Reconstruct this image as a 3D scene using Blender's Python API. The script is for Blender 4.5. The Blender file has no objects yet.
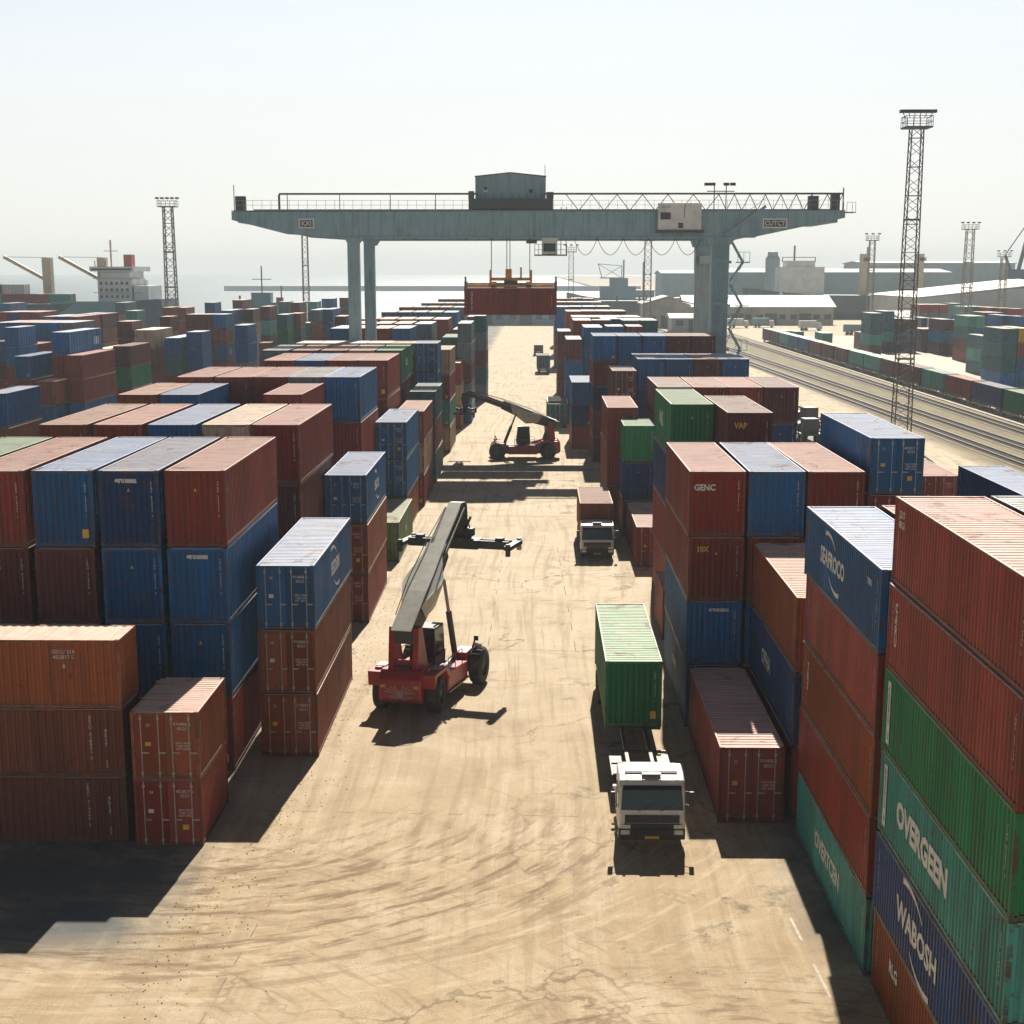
import bpy, math, random
from mathutils import Vector, Matrix
rnd = random.Random(11)
R = math.radians
scene = bpy.context.scene
col = scene.collection

# ------------------------------------------------------------------ camera
cam_d = bpy.data.cameras.new('camera')
cam = bpy.data.objects.new('camera', cam_d)
col.objects.link(cam)
cam.location = (0, 0, 20.4)
cam.rotation_euler = (math.pi / 2 - 0.21435, 0, 0.0143)
cam_d.lens = 55.44
cam_d.sensor_width = 36
cam_d.sensor_fit = 'HORIZONTAL'
cam_d.shift_y = 0.0996
cam_d.clip_start = 0.5
cam_d.clip_end = 20000
scene.camera = cam

# ------------------------------------------------------------------ sky, sun, exposure
SUN_EL, SUN_AZ = R(38.5), R(4.5)
world = bpy.data.worlds.new('World')
scene.world = world
world.use_nodes = True
wn = world.node_tree
bg = wn.nodes['Background']
sky = wn.nodes.new('ShaderNodeTexSky')
sky.sky_type = 'NISHITA'
sky.sun_disc = False
sky.sun_elevation = SUN_EL
sky.sun_rotation = SUN_AZ
sky.air_density = 1.0
sky.dust_density = 1.0
sky.ozone_density = 2.0
hs = wn.nodes.new('ShaderNodeHueSaturation')
hs.inputs['Saturation'].default_value = .85
wn.links.new(sky.outputs[0], hs.inputs['Color'])
# hazy day: the low sky is brighter than clear air gives, the zenith dimmer; faint high cloud
wt = wn.nodes.new('ShaderNodeTexCoord'); ws_ = wn.nodes.new('ShaderNodeSeparateXYZ'); wn.links.new(wt.outputs['Generated'], ws_.inputs[0])
wr = wn.nodes.new('ShaderNodeMapRange'); wn.links.new(ws_.outputs[2], wr.inputs[0])
wr.inputs[1].default_value = .14; wr.inputs[2].default_value = .5; wr.inputs[3].default_value = 1.24; wr.inputs[4].default_value = .26
wp = wn.nodes.new('ShaderNodeMapping'); wp.inputs['Scale'].default_value = (1.6, 1.6, 9); wn.links.new(wt.outputs['Generated'], wp.inputs[0])
wz = wn.nodes.new('ShaderNodeTexNoise'); wz.inputs['Scale'].default_value = 2.2; wz.inputs['Detail'].default_value = 6; wn.links.new(wp.outputs[0], wz.inputs['Vector'])
wc = wn.nodes.new('ShaderNodeMapRange'); wn.links.new(wz.outputs['Fac'], wc.inputs[0])
wc.inputs[1].default_value = .45; wc.inputs[2].default_value = .75; wc.inputs[3].default_value = 1.0; wc.inputs[4].default_value = 1.07
wm = wn.nodes.new('ShaderNodeMath'); wm.operation = 'MULTIPLY'; wn.links.new(wr.outputs[0], wm.inputs[0]); wn.links.new(wc.outputs[0], wm.inputs[1])
wv = wn.nodes.new('ShaderNodeVectorMath'); wv.operation = 'SCALE'; wn.links.new(hs.outputs[0], wv.inputs[0]); wn.links.new(wm.outputs[0], wv.inputs['Scale'])
wt2 = wn.nodes.new('ShaderNodeVectorMath'); wt2.operation = 'MULTIPLY'; wt2.inputs[1].default_value = (.93, .99, 1.09)
wn.links.new(wv.outputs[0], wt2.inputs[0])
# milky band of haze low in the sky, all the way round
wb = wn.nodes.new('ShaderNodeMapRange'); wn.links.new(ws_.outputs[2], wb.inputs[0])
wb.inputs[1].default_value = .10; wb.inputs[2].default_value = .42; wb.inputs[3].default_value = .78; wb.inputs[4].default_value = 0
wx = wn.nodes.new('ShaderNodeMix'); wx.data_type = 'RGBA'; wn.links.new(wb.outputs[0], wx.inputs[0]); wn.links.new(wt2.outputs[0], wx.inputs[6])
wx.inputs[7].default_value = (10.7, 10.7, 10.4, 1)
wn.links.new(wx.outputs[2], bg.inputs[0])
bg.inputs[1].default_value = 0.05
sun_d = bpy.data.lights.new('sun', 'SUN')
sun_d.energy = 5.0
sun_d.angle = R(0.5)
sun_d.color = (1.0, 0.93, 0.82)
sun = bpy.data.objects.new('sun', sun_d)
col.objects.link(sun)
sv = Vector((math.sin(SUN_AZ) * math.cos(SUN_EL), math.cos(SUN_AZ) * math.cos(SUN_EL), math.sin(SUN_EL)))
sun.rotation_euler = sv.to_track_quat('Z', 'Y').to_euler()
sun.location = (0, 0, 200)
scene.view_settings.view_transform = 'Standard'
scene.view_settings.look = 'None'
scene.view_settings.gamma = 1
scene.view_settings.use_curve_mapping = False
scene.view_settings.exposure = 0.8
scene.render.engine = 'CYCLES'
scene.cycles.volume_bounces = 0
scene.cycles.max_bounces = 6
scene.cycles.volume_step_rate = 1.0

# ------------------------------------------------------------------ materials
def mat(name):
    m = bpy.data.materials.new(name)
    m.use_nodes = True
    nt = m.node_tree
    return m, nt, nt.nodes['Principled BSDF']

def N(nt, kind, **kw):
    n = nt.nodes.new(kind)
    for k, v in kw.items():
        setattr(n, k, v)
    return n

def mixc(nt, fac, a, b, mode='MIX'):
    n = nt.nodes.new('ShaderNodeMix'); n.data_type = 'RGBA'; n.blend_type = mode; n.clamp_factor = True
    for i, v in ((0, fac), (6, a), (7, b)):
        if hasattr(v, 'links'): nt.links.new(v, n.inputs[i])
        elif isinstance(v, (int, float)): n.inputs[i].default_value = v
        else: n.inputs[i].default_value = (*v, 1) if len(v) == 3 else v
    return n.outputs[2]

def noise(nt, vec, scale, detail=4, rough=.55, scl=None, dist=0):
    if scl:
        mp = N(nt, 'ShaderNodeMapping'); mp.inputs['Scale'].default_value = scl
        nt.links.new(vec, mp.inputs[0]); vec = mp.outputs[0]
    t = N(nt, 'ShaderNodeTexNoise'); t.inputs['Scale'].default_value = scale
    t.inputs['Detail'].default_value = detail; t.inputs['Roughness'].default_value = rough
    t.inputs['Distortion'].default_value = dist
    nt.links.new(vec, t.inputs['Vector'])
    return t.outputs['Fac']

def ramp(nt, fac, lo, hi, a=0., b=1.):
    m = N(nt, 'ShaderNodeMapRange'); m.inputs[1].default_value = lo; m.inputs[2].default_value = hi
    m.inputs[3].default_value = a; m.inputs[4].default_value = b
    nt.links.new(fac, m.inputs[0]); return m.outputs[0]

def math_(nt, op, a, b=0.):
    m = N(nt, 'ShaderNodeMath', operation=op)
    for i, v in enumerate((a, b)):
        if hasattr(v, 'links'): nt.links.new(v, m.inputs[i])
        else: m.inputs[i].default_value = v
    return m.outputs[0]

def objvec(nt, wide=True):
    tc = N(nt, 'ShaderNodeTexCoord'); oi = N(nt, 'ShaderNodeObjectInfo')
    sc = N(nt, 'ShaderNodeVectorMath', operation='SCALE')
    cb = N(nt, 'ShaderNodeCombineXYZ')
    for i in range(3): nt.links.new(oi.outputs['Random'], cb.inputs[i])
    nt.links.new(cb.outputs[0], sc.inputs[0]); sc.inputs['Scale'].default_value = 60
    ad = N(nt, 'ShaderNodeVectorMath', operation='ADD')
    nt.links.new(tc.outputs['Object'], ad.inputs[0]); nt.links.new(sc.outputs[0], ad.inputs[1])
    return ad.outputs[0], oi

def paint_material(name, roof=False, attr=False, worn=False):
    m, nt, p = mat(name)
    v, oi = objvec(nt)
    if attr:
        at_ = N(nt, 'ShaderNodeAttribute', attribute_name='shade'); base = at_.outputs['Color']
    else:
        base = oi.outputs['Color']
    hv = N(nt, 'ShaderNodeHueSaturation'); nt.links.new(base, hv.inputs['Color'])
    nt.links.new(ramp(nt, oi.outputs['Random'], 0, 1, .88, 1.38), hv.inputs['Value'])
    nt.links.new(ramp(nt, oi.outputs['Random'], 0, 1, 1.2, 1.0), hv.inputs['Saturation'])
    c = hv.outputs[0]
    big = noise(nt, v, .55, 3)
    c = mixc(nt, ramp(nt, big, .4, .75, 0, .25), c, mixc(nt, .6, c, (.13, .10, .08)))
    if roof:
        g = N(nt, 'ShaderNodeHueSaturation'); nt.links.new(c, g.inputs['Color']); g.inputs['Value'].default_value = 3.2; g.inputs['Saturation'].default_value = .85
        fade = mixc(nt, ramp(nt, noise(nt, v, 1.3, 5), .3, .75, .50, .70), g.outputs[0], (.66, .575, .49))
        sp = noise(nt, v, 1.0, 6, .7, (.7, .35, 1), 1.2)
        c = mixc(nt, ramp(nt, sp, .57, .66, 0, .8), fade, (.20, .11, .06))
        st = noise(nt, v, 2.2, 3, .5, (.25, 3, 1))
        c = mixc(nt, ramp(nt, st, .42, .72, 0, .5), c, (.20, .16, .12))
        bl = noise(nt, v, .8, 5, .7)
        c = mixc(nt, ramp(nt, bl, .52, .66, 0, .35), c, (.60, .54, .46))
        p.inputs['Roughness'].default_value = .7
        p.inputs['Specular IOR Level'].default_value = .22
    else:
        tcp = N(nt, 'ShaderNodeTexCoord'); sp_ = N(nt, 'ShaderNodeSeparateXYZ'); nt.links.new(tcp.outputs['Object'], sp_.inputs[0])
        wn_ = N(nt, 'ShaderNodeTexWhiteNoise', noise_dimensions='2D'); cbp = N(nt, 'ShaderNodeCombineXYZ')
        nt.links.new(math_(nt, 'FLOOR', math_(nt, 'MULTIPLY', math_(nt, 'ADD', sp_.outputs[1], .02), .9)), cbp.inputs[0]); nt.links.new(math_(nt, 'MULTIPLY', oi.outputs['Random'], 97.), cbp.inputs[1])
        nt.links.new(cbp.outputs[0], wn_.inputs['Vector'])
        pv_ = N(nt, 'ShaderNodeHueSaturation'); nt.links.new(c, pv_.inputs['Color']); nt.links.new(ramp(nt, wn_.outputs['Value'], 0, 1, .80, 1.16), pv_.inputs['Value']); c = pv_.outputs[0]
        streak = noise(nt, v, 2.4, 4, .6, (1.6, 1.6, .12))
        c = mixc(nt, ramp(nt, streak, .44, .66, 0, .75), c, mixc(nt, .5, tuple(x * 1. for x in (.05, .03, .022)), c))
        light = noise(nt, v, 3.0, 3, .6, (1.2, 1.2, .2))
        c = mixc(nt, ramp(nt, light, .6, .85, 0, .10), c, (.32, .28, .24))
        rust = noise(nt, v, 1.7, 8, .75, None, .6)
        c = mixc(nt, ramp(nt, rust, .585 if not worn else .47, .64 if not worn else .58, 0, .85), c, (.11, .038, .016) if not worn else (.075, .042, .028))
        scr = noise(nt, v, 2.6, 5, .7, (3, .5, .7), 1.0)
        c = mixc(nt, ramp(nt, scr, .66, .70, 0, .55), c, (.02, .016, .014))
        fine = noise(nt, v, 18, 3, .7)
        c = mixc(nt, ramp(nt, fine, .60, .72, 0, .22), c, (.06, .035, .025))
        tc = N(nt, 'ShaderNodeTexCoord'); sx = N(nt, 'ShaderNodeSeparateXYZ'); nt.links.new(tc.outputs['Object'], sx.inputs[0])
        low = math_(nt, 'MULTIPLY', ramp(nt, sx.outputs[2], .35, .02, 0, 1), ramp(nt, rust, .35, .6, 0, .7))
        c = mixc(nt, low, c, (.10, .07, .05))
        nt.links.new(ramp(nt, big, .3, .7, .42, .62), p.inputs['Roughness'])
        p.inputs['Specular IOR Level'].default_value = .2
    nt.links.new(c, p.inputs['Base Color'])
    b = N(nt, 'ShaderNodeBump'); b.inputs['Strength'].default_value = .5; b.inputs['Distance'].default_value = .07
    nt.links.new(math_(nt, 'ADD', noise(nt, v, 1.4, 3), math_(nt, 'MULTIPLY', noise(nt, v, 6, 3), .15)), b.inputs['Height']); nt.links.new(b.outputs[0], p.inputs['Normal'])
    return m

def plain(name, c, rough=.6, metal=0., var=.25, dirt=(.09, .07, .05), scale=1.5, spec=.4, streaks=0.):
    m, nt, p = mat(name)
    v, oi = objvec(nt)
    n1 = noise(nt, v, scale, 6, .65)
    cc = mixc(nt, ramp(nt, n1, .42, .72, 0, var * 1.6), c, dirt)
    n2 = noise(nt, v, scale * 9, 3, .6)
    cc = mixc(nt, ramp(nt, n2, .5, .75, 0, var * .7), cc, tuple(min(1, x * .6) for x in c))
    if streaks:
        s = noise(nt, v, 2, 4, .6, (1.4, 1.4, .1))
        cc = mixc(nt, ramp(nt, s, .48, .75, 0, streaks), cc, dirt)
    nt.links.new(cc, p.inputs['Base Color'])
    p.inputs['Roughness'].default_value = rough; p.inputs['Metallic'].default_value = metal
    p.inputs['Specular IOR Level'].default_value = spec
    return m

def flat(name, c, rough=.6, spec=.4):
    m, nt, p = mat(name)
    p.inputs['Base Color'].default_value = (*c, 1); p.inputs['Roughness'].default_value = rough
    p.inputs['Specular IOR Level'].default_value = spec
    return m

M = {}
M['paint'] = paint_material('container paint')
M['roof'] = paint_material('weathered container roof', roof=True)
M['frame_paint'] = paint_material('container frame paint', worn=True)
M['paint_attr'] = paint_material('container paint mixed', attr=True)
M['roof_attr'] = paint_material('container roof mixed', roof=True, attr=True)
M['rod'] = plain('galvanised rod', (.34, .33, .30), .5, .2)
M['seal'] = plain('dark frame steel', (.055, .040, .034), .6)
M['edge'] = plain('worn frame edge', (.27, .18, .12), .6, var=.5)
M['white'] = plain('white lettering', (.58, .57, .54), .6, var=.35, dirt=(.2, .17, .15), scale=4)
M['yellow'] = plain('yellow marking', (.62, .36, .04), .6)
M['grey_steel'] = plain('grey blue crane paint', (.21, .32, .35), .5, var=.12, dirt=(.05, .06, .055), scale=.5, streaks=.5)
M['grey_light'] = plain('lighter crane leg paint', (.30, .37, .37), .5, var=.15, dirt=(.1, .1, .09), scale=.6, streaks=.4)
M['grey_dark'] = plain('dark steel', (.05, .065, .068), .55)
M['off_white'] = plain('off white panel', (.62, .62, .56), .6, var=.3, dirt=(.25, .22, .18), scale=.7)
M['orange_steel'] = plain('orange spreader paint', (.60, .26, .04), .55, var=.5, dirt=(.08, .04, .02))
M['red_paint'] = plain('red machine paint', (.40, .020, .022), .38, var=.35, dirt=(.06, .03, .025), scale=2.5, spec=.5)
M['boom_grey'] = plain('grey boom paint', (.64, .62, .50), .5, var=.25, scale=1.2)
M['boom_dark'] = plain('dark boom steel', (.045, .055, .05), .5)
M['rubber'] = plain('tyre rubber', (.028, .028, .027), .85, var=.5, dirt=(.12, .1, .075), scale=2)
M['black'] = plain('black plastic', (.02, .022, .024), .45)
M['glass'] = flat('dark glass', (.010, .028, .034), .12, .3)
M['lamp_glass'] = flat('headlamp glass', (.55, .55, .52), .15, .8)
M['cab_white'] = plain('cab white paint', (.66, .62, .55), .32, var=.22, dirt=(.3, .25, .18), scale=1.8, spec=.5)
M['plate'] = flat('orange number plate', (.55, .33, .03), .5)
M['chassis'] = plain('chassis steel', (.045, .05, .05), .55, var=.4)
M['pale_steel'] = plain('pale chassis steel', (.42, .40, .34), .55, var=.3)
M['mast'] = plain('mast steel', (.11, .085, .065), .65, var=.5)
M['mast_pale'] = plain('pale mast steel', (.26, .23, .19), .65, var=.3)
M['wall_pale'] = plain('pale cladding', (.40, .44, .43), .7, var=.3, scale=.06, dirt=(.2, .2, .19), streaks=.3)
M['wall_blue'] = plain('blue grey cladding', (.20, .30, .34), .7, var=.3, scale=.05)
M['wall_cream'] = plain('cream render', (.42, .40, .34), .8, var=.3, scale=.1, streaks=.4)
M['roof_pale'] = plain('pale sheet roof', (.44, .42, .37), .6, var=.25, scale=.08)
M['hull_blue'] = plain('blue hull paint', (.012, .055, .115), .5, var=.3, scale=.08)
M['hull_teal'] = plain('pale teal hull paint', (.10, .25, .28), .5, var=.3, scale=.08)
M['hull_dark'] = plain('dark teal hull paint', (.02, .06, .075), .5, var=.3, scale=.08)
M['ship_white'] = plain('ship white', (.62, .64, .62), .6, var=.2, scale=.2)
M['beige_steel'] = plain('beige crane steel', (.52, .43, .29), .6, var=.2)
M['funnel_red'] = plain('funnel red', (.40, .06, .04), .6)
M['rail'] = plain('rail steel', (.055, .04, .032), .5, .3)
M['sleeper'] = plain('sleeper', (.10, .08, .06), .85)
M['faded_stripe'] = plain('faded stripe paint', (.50, .30, .27), .6, var=.5)
M['ballast'] = plain('track ballast', (.17, .12, .08), .95, var=.6, dirt=(.26, .21, .15), scale=.8)
M['concrete'] = plain('concrete blocks', (.50, .46, .38), .85, var=.3)
M['marking'] = plain('worn white road paint', (.50, .45, .36), .8, var=.9, dirt=(.38, .30, .20), scale=1.6)
M['joint'] = plain('slab joint', (.17, .125, .08), .9, var=.9, dirt=(.3, .22, .14), scale=1.2)

def ground_material():
    m, nt, p = mat('dusty yard ground')
    tc = N(nt, 'ShaderNodeTexCoord'); v = tc.outputs['Object']
    sx = N(nt, 'ShaderNodeSeparateXYZ'); nt.links.new(v, sx.inputs[0])
    X, Y = sx.outputs[0], sx.outputs[1]
    n_big = noise(nt, v, .045, 4, .6)
    n_mid = noise(nt, v, .28, 6, .65, None, .5)
    n_fine = noise(nt, v, 3.2, 8, .75)
    n_grit = noise(nt, v, 22, 4, .8)
    c = mixc(nt, ramp(nt, n_big, .3, .7), (.37, .27, .155), (.52, .40, .25))
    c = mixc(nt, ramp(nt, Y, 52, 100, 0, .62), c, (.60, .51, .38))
    c = mixc(nt, ramp(nt, n_mid, .50, .72, 0, .6), c, (.60, .51, .38))
    c = mixc(nt, ramp(nt, n_mid, .47, .30, 0, .45), c, (.25, .17, .09))
    # long wheel tracks along the lane, bent by noise
    wob = noise(nt, v, .05, 2, .5, (1, .35, 1))
    xw = math_(nt, 'ADD', X, math_(nt, 'MULTIPLY', wob, 5.0))
    cb = N(nt, 'ShaderNodeCombineXYZ'); nt.links.new(xw, cb.inputs[0]); nt.links.new(math_(nt, 'MULTIPLY', Y, .03), cb.inputs[1])
    tr = noise(nt, cb.outputs[0], 2.0, 6, .66)
    lane = ramp(nt, Y, 28, 48)
    c = mixc(nt, math_(nt, 'MULTIPLY', ramp(nt, tr, .51, .62, 0, .48), lane), c, (.29, .215, .13))
    c = mixc(nt, math_(nt, 'MULTIPLY', ramp(nt, tr, .45, .30, 0, .40), lane), c, (.64, .56, .43))
    # swept turning arcs in the foreground
    def arcs(cx, cy, freq, amt, lo, hi, mask_lo, mask_hi):
        dx = math_(nt, 'SUBTRACT', X, cx); dy = math_(nt, 'SUBTRACT', Y, cy)
        d = math_(nt, 'SQRT', math_(nt, 'ADD', math_(nt, 'MULTIPLY', dx, dx), math_(nt, 'MULTIPLY', dy, dy)))
        an = math_(nt, 'ARCTAN2', dy, dx)
        k = N(nt, 'ShaderNodeCombineXYZ')
        nt.links.new(math_(nt, 'ADD', d, math_(nt, 'MULTIPLY', n_mid, .5)), k.inputs[0]); nt.links.new(math_(nt, 'MULTIPLY', an, 2.6), k.inputs[1])
        a = noise(nt, k.outputs[0], freq, 6, .62)
        mk = math_(nt, 'MULTIPLY', ramp(nt, d, mask_lo, mask_lo + 3), ramp(nt, d, mask_hi, mask_hi - 4))
        near = ramp(nt, Y, 60, 52)
        return math_(nt, 'MULTIPLY', math_(nt, 'MULTIPLY', ramp(nt, a, lo, hi, 0, amt), mk), near)
    c = mixc(nt, arcs(-13, 60, 2.0, .9, .50, .60, 5, 20), c, (.19, .125, .065))
    c = mixc(nt, arcs(-12, 62, 2.3, .6, .52, .66, 6, 26), c, (.60, .49, .33))
    c = mixc(nt, arcs(6, 30, 3.0, .7, .51, .62, 5, 16), c, (.20, .135, .07))
    c = mixc(nt, arcs(-20, 30, 2.8, .55, .53, .66, 12, 30), c, (.27, .185, .10))
    # oil and damp spots on the right, near the wall
    oil = noise(nt, v, .42, 5, .7, None, .3)
    oi2 = math_(nt, 'MULTIPLY', ramp(nt, oil, .57, .68, 0, .85), ramp(nt, X, -1, 3))
    c = mixc(nt, oi2, c, (.13, .10, .065))
    # cracks
    vo = N(nt, 'ShaderNodeTexVoronoi', feature='DISTANCE_TO_EDGE'); vo.inputs['Scale'].default_value = .11
    dv = N(nt, 'ShaderNodeVectorMath', operation='ADD'); nt.links.new(v, dv.inputs[0])
    nz = N(nt, 'ShaderNodeTexNoise'); nz.inputs['Scale'].default_value = .5; nz.inputs['Detail'].default_value = 6; nt.links.new(v, nz.inputs['Vector'])
    ns = N(nt, 'ShaderNodeVectorMath', operation='SCALE'); nt.links.new(nz.outputs['Color'], ns.inputs[0]); ns.inputs['Scale'].default_value = 4
    nt.links.new(ns.outputs[0], dv.inputs[1]); nt.links.new(dv.outputs[0], vo.inputs['Vector'])
    ck = math_(nt, 'MULTIPLY', ramp(nt, vo.outputs['Distance'], .012, .003, 0, .7), ramp(nt, n_big, .42, .6))
    c = mixc(nt, ck, c, (.12, .085, .05))
    # loose gravel along the left edge and in the foreground
    gr = math_(nt, 'MULTIPLY', ramp(nt, n_grit, .53, .62, 0, .9), ramp(nt, noise(nt, v, .3, 5, .65), .47, .60))
    c = mixc(nt, gr, c, (.17, .125, .08))
    c = mixc(nt, ramp(nt, n_fine, .55, .72, 0, .5), c, (.25, .18, .11))
    c = mixc(nt, ramp(nt, n_grit, .50, .62, 0, .28), c, (.22, .16, .10))
    c = mixc(nt, ramp(nt, n_grit, .42, .30, 0, .3), c, (.68, .58, .44))
    c = mixc(nt, ramp(nt, n_fine, .42, .25, 0, .3), c, (.66, .57, .43))
    # asphalt under the container blocks, its colour darkened to deepen their shadows
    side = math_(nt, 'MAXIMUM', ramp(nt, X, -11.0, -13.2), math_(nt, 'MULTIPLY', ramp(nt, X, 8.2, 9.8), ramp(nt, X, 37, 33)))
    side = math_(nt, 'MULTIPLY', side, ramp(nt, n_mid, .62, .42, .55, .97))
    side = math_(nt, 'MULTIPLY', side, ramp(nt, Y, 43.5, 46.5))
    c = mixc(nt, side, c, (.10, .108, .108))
    # grassy, ballast coloured railway strip on the right
    rail = math_(nt, 'MULTIPLY', ramp(nt, X, 47, 50), ramp(nt, X, 67, 64))
    grass = mixc(nt, ramp(nt, noise(nt, v, .5, 6, .7, (1, .12, 1)), .40, .62), (.12, .085, .048), (.165, .16, .05))
    c = mixc(nt, math_(nt, 'MULTIPLY', rail, .9), c, grass)
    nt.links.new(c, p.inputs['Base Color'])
    p.inputs['Roughness'].default_value = .9; p.inputs['Specular IOR Level'].default_value = .25
    b = N(nt, 'ShaderNodeBump'); b.inputs['Strength'].default_value = .55; b.inputs['Distance'].default_value = .05
    h = math_(nt, 'ADD', math_(nt, 'MULTIPLY', n_grit, .5), math_(nt, 'ADD', n_fine, math_(nt, 'MULTIPLY', tr, .8)))
    nt.links.new(h, b.inputs['Height']); nt.links.new(b.outputs[0], p.inputs['Normal'])
    return m
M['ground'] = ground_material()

def sea_material():
    m, nt, p = mat('sea water')
    tc = N(nt, 'ShaderNodeTexCoord')
    p.inputs['Base Color'].default_value = (.03, .08, .105, 1)
    p.inputs['Roughness'].default_value = .5; p.inputs['Specular IOR Level'].default_value = .22
    b = N(nt, 'ShaderNodeBump'); b.inputs['Strength'].default_value = .6; b.inputs['Distance'].default_value = 1.0
    nt.links.new(noise(nt, tc.outputs['Object'], .08, 5, .7, (1, 2.2, 1)), b.inputs['Height']); nt.links.new(b.outputs[0], p.inputs['Normal'])
    return m
M['sea'] = sea_material()

# ------------------------------------------------------------------ mesh helpers
class MB:
    def __init__(s): s.v = []; s.f = []; s.mi = []; s.cur = 0; s.sm = []; s.smooth = False
    def add(s, vs, fs):
        o = len(s.v); s.v += [tuple(q) for q in vs]
        for f in fs: s.f.append(tuple(i + o for i in f)); s.mi.append(s.cur); s.sm.append(s.smooth)
        return s
    def box(s, x0, x1, y0, y1, z0, z1):
        vs = [(x0, y0, z0), (x1, y0, z0), (x1, y1, z0), (x0, y1, z0), (x0, y0, z1), (x1, y0, z1), (x1, y1, z1), (x0, y1, z1)]
        return s.add(vs, [(3, 2, 1, 0), (4, 5, 6, 7), (0, 1, 5, 4), (1, 2, 6, 5), (2, 3, 7, 6), (3, 0, 4, 7)])
    def prism(s, pts, axis, a, b):
        """closed outline pts (2-D) swept along axis from a to b"""
        n = len(pts); vs = []
        for t in (a, b):
            for (u, w) in pts:
                vs.append({'x': (t, u, w), 'y': (u, t, w), 'z': (u, w, t)}[axis])
        fs = [tuple(range(n - 1, -1, -1)), tuple(range(n, 2 * n))]
        fs += [(i, (i + 1) % n, n + (i + 1) % n, n + i) for i in range(n)]
        return s.add(vs, fs)
    def bar(s, p, q, w, h=None, up=(0, 0, 1)):
        h = h or w; p = Vector(p); q = Vector(q); d = (q - p).normalized(); u = Vector(up)
        if abs(d.dot(u)) > .98: u = Vector((0, 1, 0))
        a = d.cross(u).normalized(); b = a.cross(d).normalized()
        vs = []
        for c in (p, q):
            for i, j in ((-1, -1), (1, -1), (1, 1), (-1, 1)): vs.append(c + a * i * w / 2 + b * j * h / 2)
        return s.add(vs, [(3, 2, 1, 0), (4, 5, 6, 7), (0, 1, 5, 4), (1, 2, 6, 5), (2, 3, 7, 6), (3, 0, 4, 7)])
    def tube(s, p, q, r, n=8, r2=None, smooth=True):
        r2 = r if r2 is None else r2; p = Vector(p); q = Vector(q); d = (q - p).normalized(); u = Vector((0, 0, 1))
        if abs(d.dot(u)) > .98: u = Vector((0, 1, 0))
        a = d.cross(u).normalized(); b = a.cross(d).normalized(); vs = []
        for c, rr in ((p, r), (q, r2)):
            for i in range(n):
                t = 2 * math.pi * i / n; vs.append(c + a * math.cos(t) * rr + b * math.sin(t) * rr)
        s.smooth = smooth; s.add(vs, [(i, (i + 1) % n, n + (i + 1) % n, n + i) for i in range(n)])
        s.smooth = False; return s.add(vs, [tuple(range(n - 1, -1, -1)), tuple(range(n, 2 * n))])
    def poly(s, pts, r):
        for a, b in zip(pts, pts[1:]): s.tube(a, b, r, 6)
        return s
    def lathe(s, prof, c, axis='x', n=24):
        """profile (radius, along) revolved about axis through c"""
        vs = []
        for rr, t in prof:
            for i in range(n):
                a = 2 * math.pi * i / n
                o = {'x': (t, math.cos(a) * rr, math.sin(a) * rr), 'y': (math.cos(a) * rr, t, math.sin(a) * rr), 'z': (math.cos(a) * rr, math.sin(a) * rr, t)}[axis]
                vs.append((c[0] + o[0], c[1] + o[1], c[2] + o[2]))
        m = len(prof); fs = []
        for k in range(m - 1):
            for i in range(n): fs.append((k * n + i, k * n + (i + 1) % n, (k + 1) * n + (i + 1) % n, (k + 1) * n + i))
        return s.add(vs, fs)
    def mesh(s, name, mats):
        me = bpy.data.meshes.new(name); me.from_pydata(s.v, [], s.f)
        for m_ in (mats if isinstance(mats, (list, tuple)) else [mats]): me.materials.append(m_)
        me.polygons.foreach_set('material_index', s.mi); me.polygons.foreach_set('use_smooth', s.sm)
        me.update(); return me
    def build(s, name, mats, parent=None, bevel=0.):
        return put(name, s.mesh(name, mats), parent, bevel=bevel)

def put(name, me, parent=None, loc=None, color=None, bevel=0.):
    o = bpy.data.objects.new(name, me); col.objects.link(o)
    if parent: o.parent = parent
    if loc: o.location = loc
    if color: o.color = (*color, 1)
    if bevel:
        b = o.modifiers.new('bevel', 'BEVEL'); b.width = bevel; b.segments = 2; b.limit_method = 'ANGLE'
    return o

def thing(name, label, cat, loc=(0, 0, 0), rz=0., group=None):
    o = bpy.data.objects.new(name, None); col.objects.link(o); o.location = loc; o.rotation_euler = (0, 0, rz)
    o['label'] = label; o['category'] = cat
    if group: o['group'] = group
    return o
def tag(o, label, cat, group=None):
    o['label'] = label; o['category'] = cat
    if group: o['group'] = group
    return o
def struct(o, kind='structure'):
    o['kind'] = kind; return o
def kids(o): return [c for c in o.children]
def copy_tree(o, parent=None):
    c = o.copy(); col.objects.link(c)
    if parent: c.parent = parent
    for k in kids(o): copy_tree(k, c)
    return c

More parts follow.
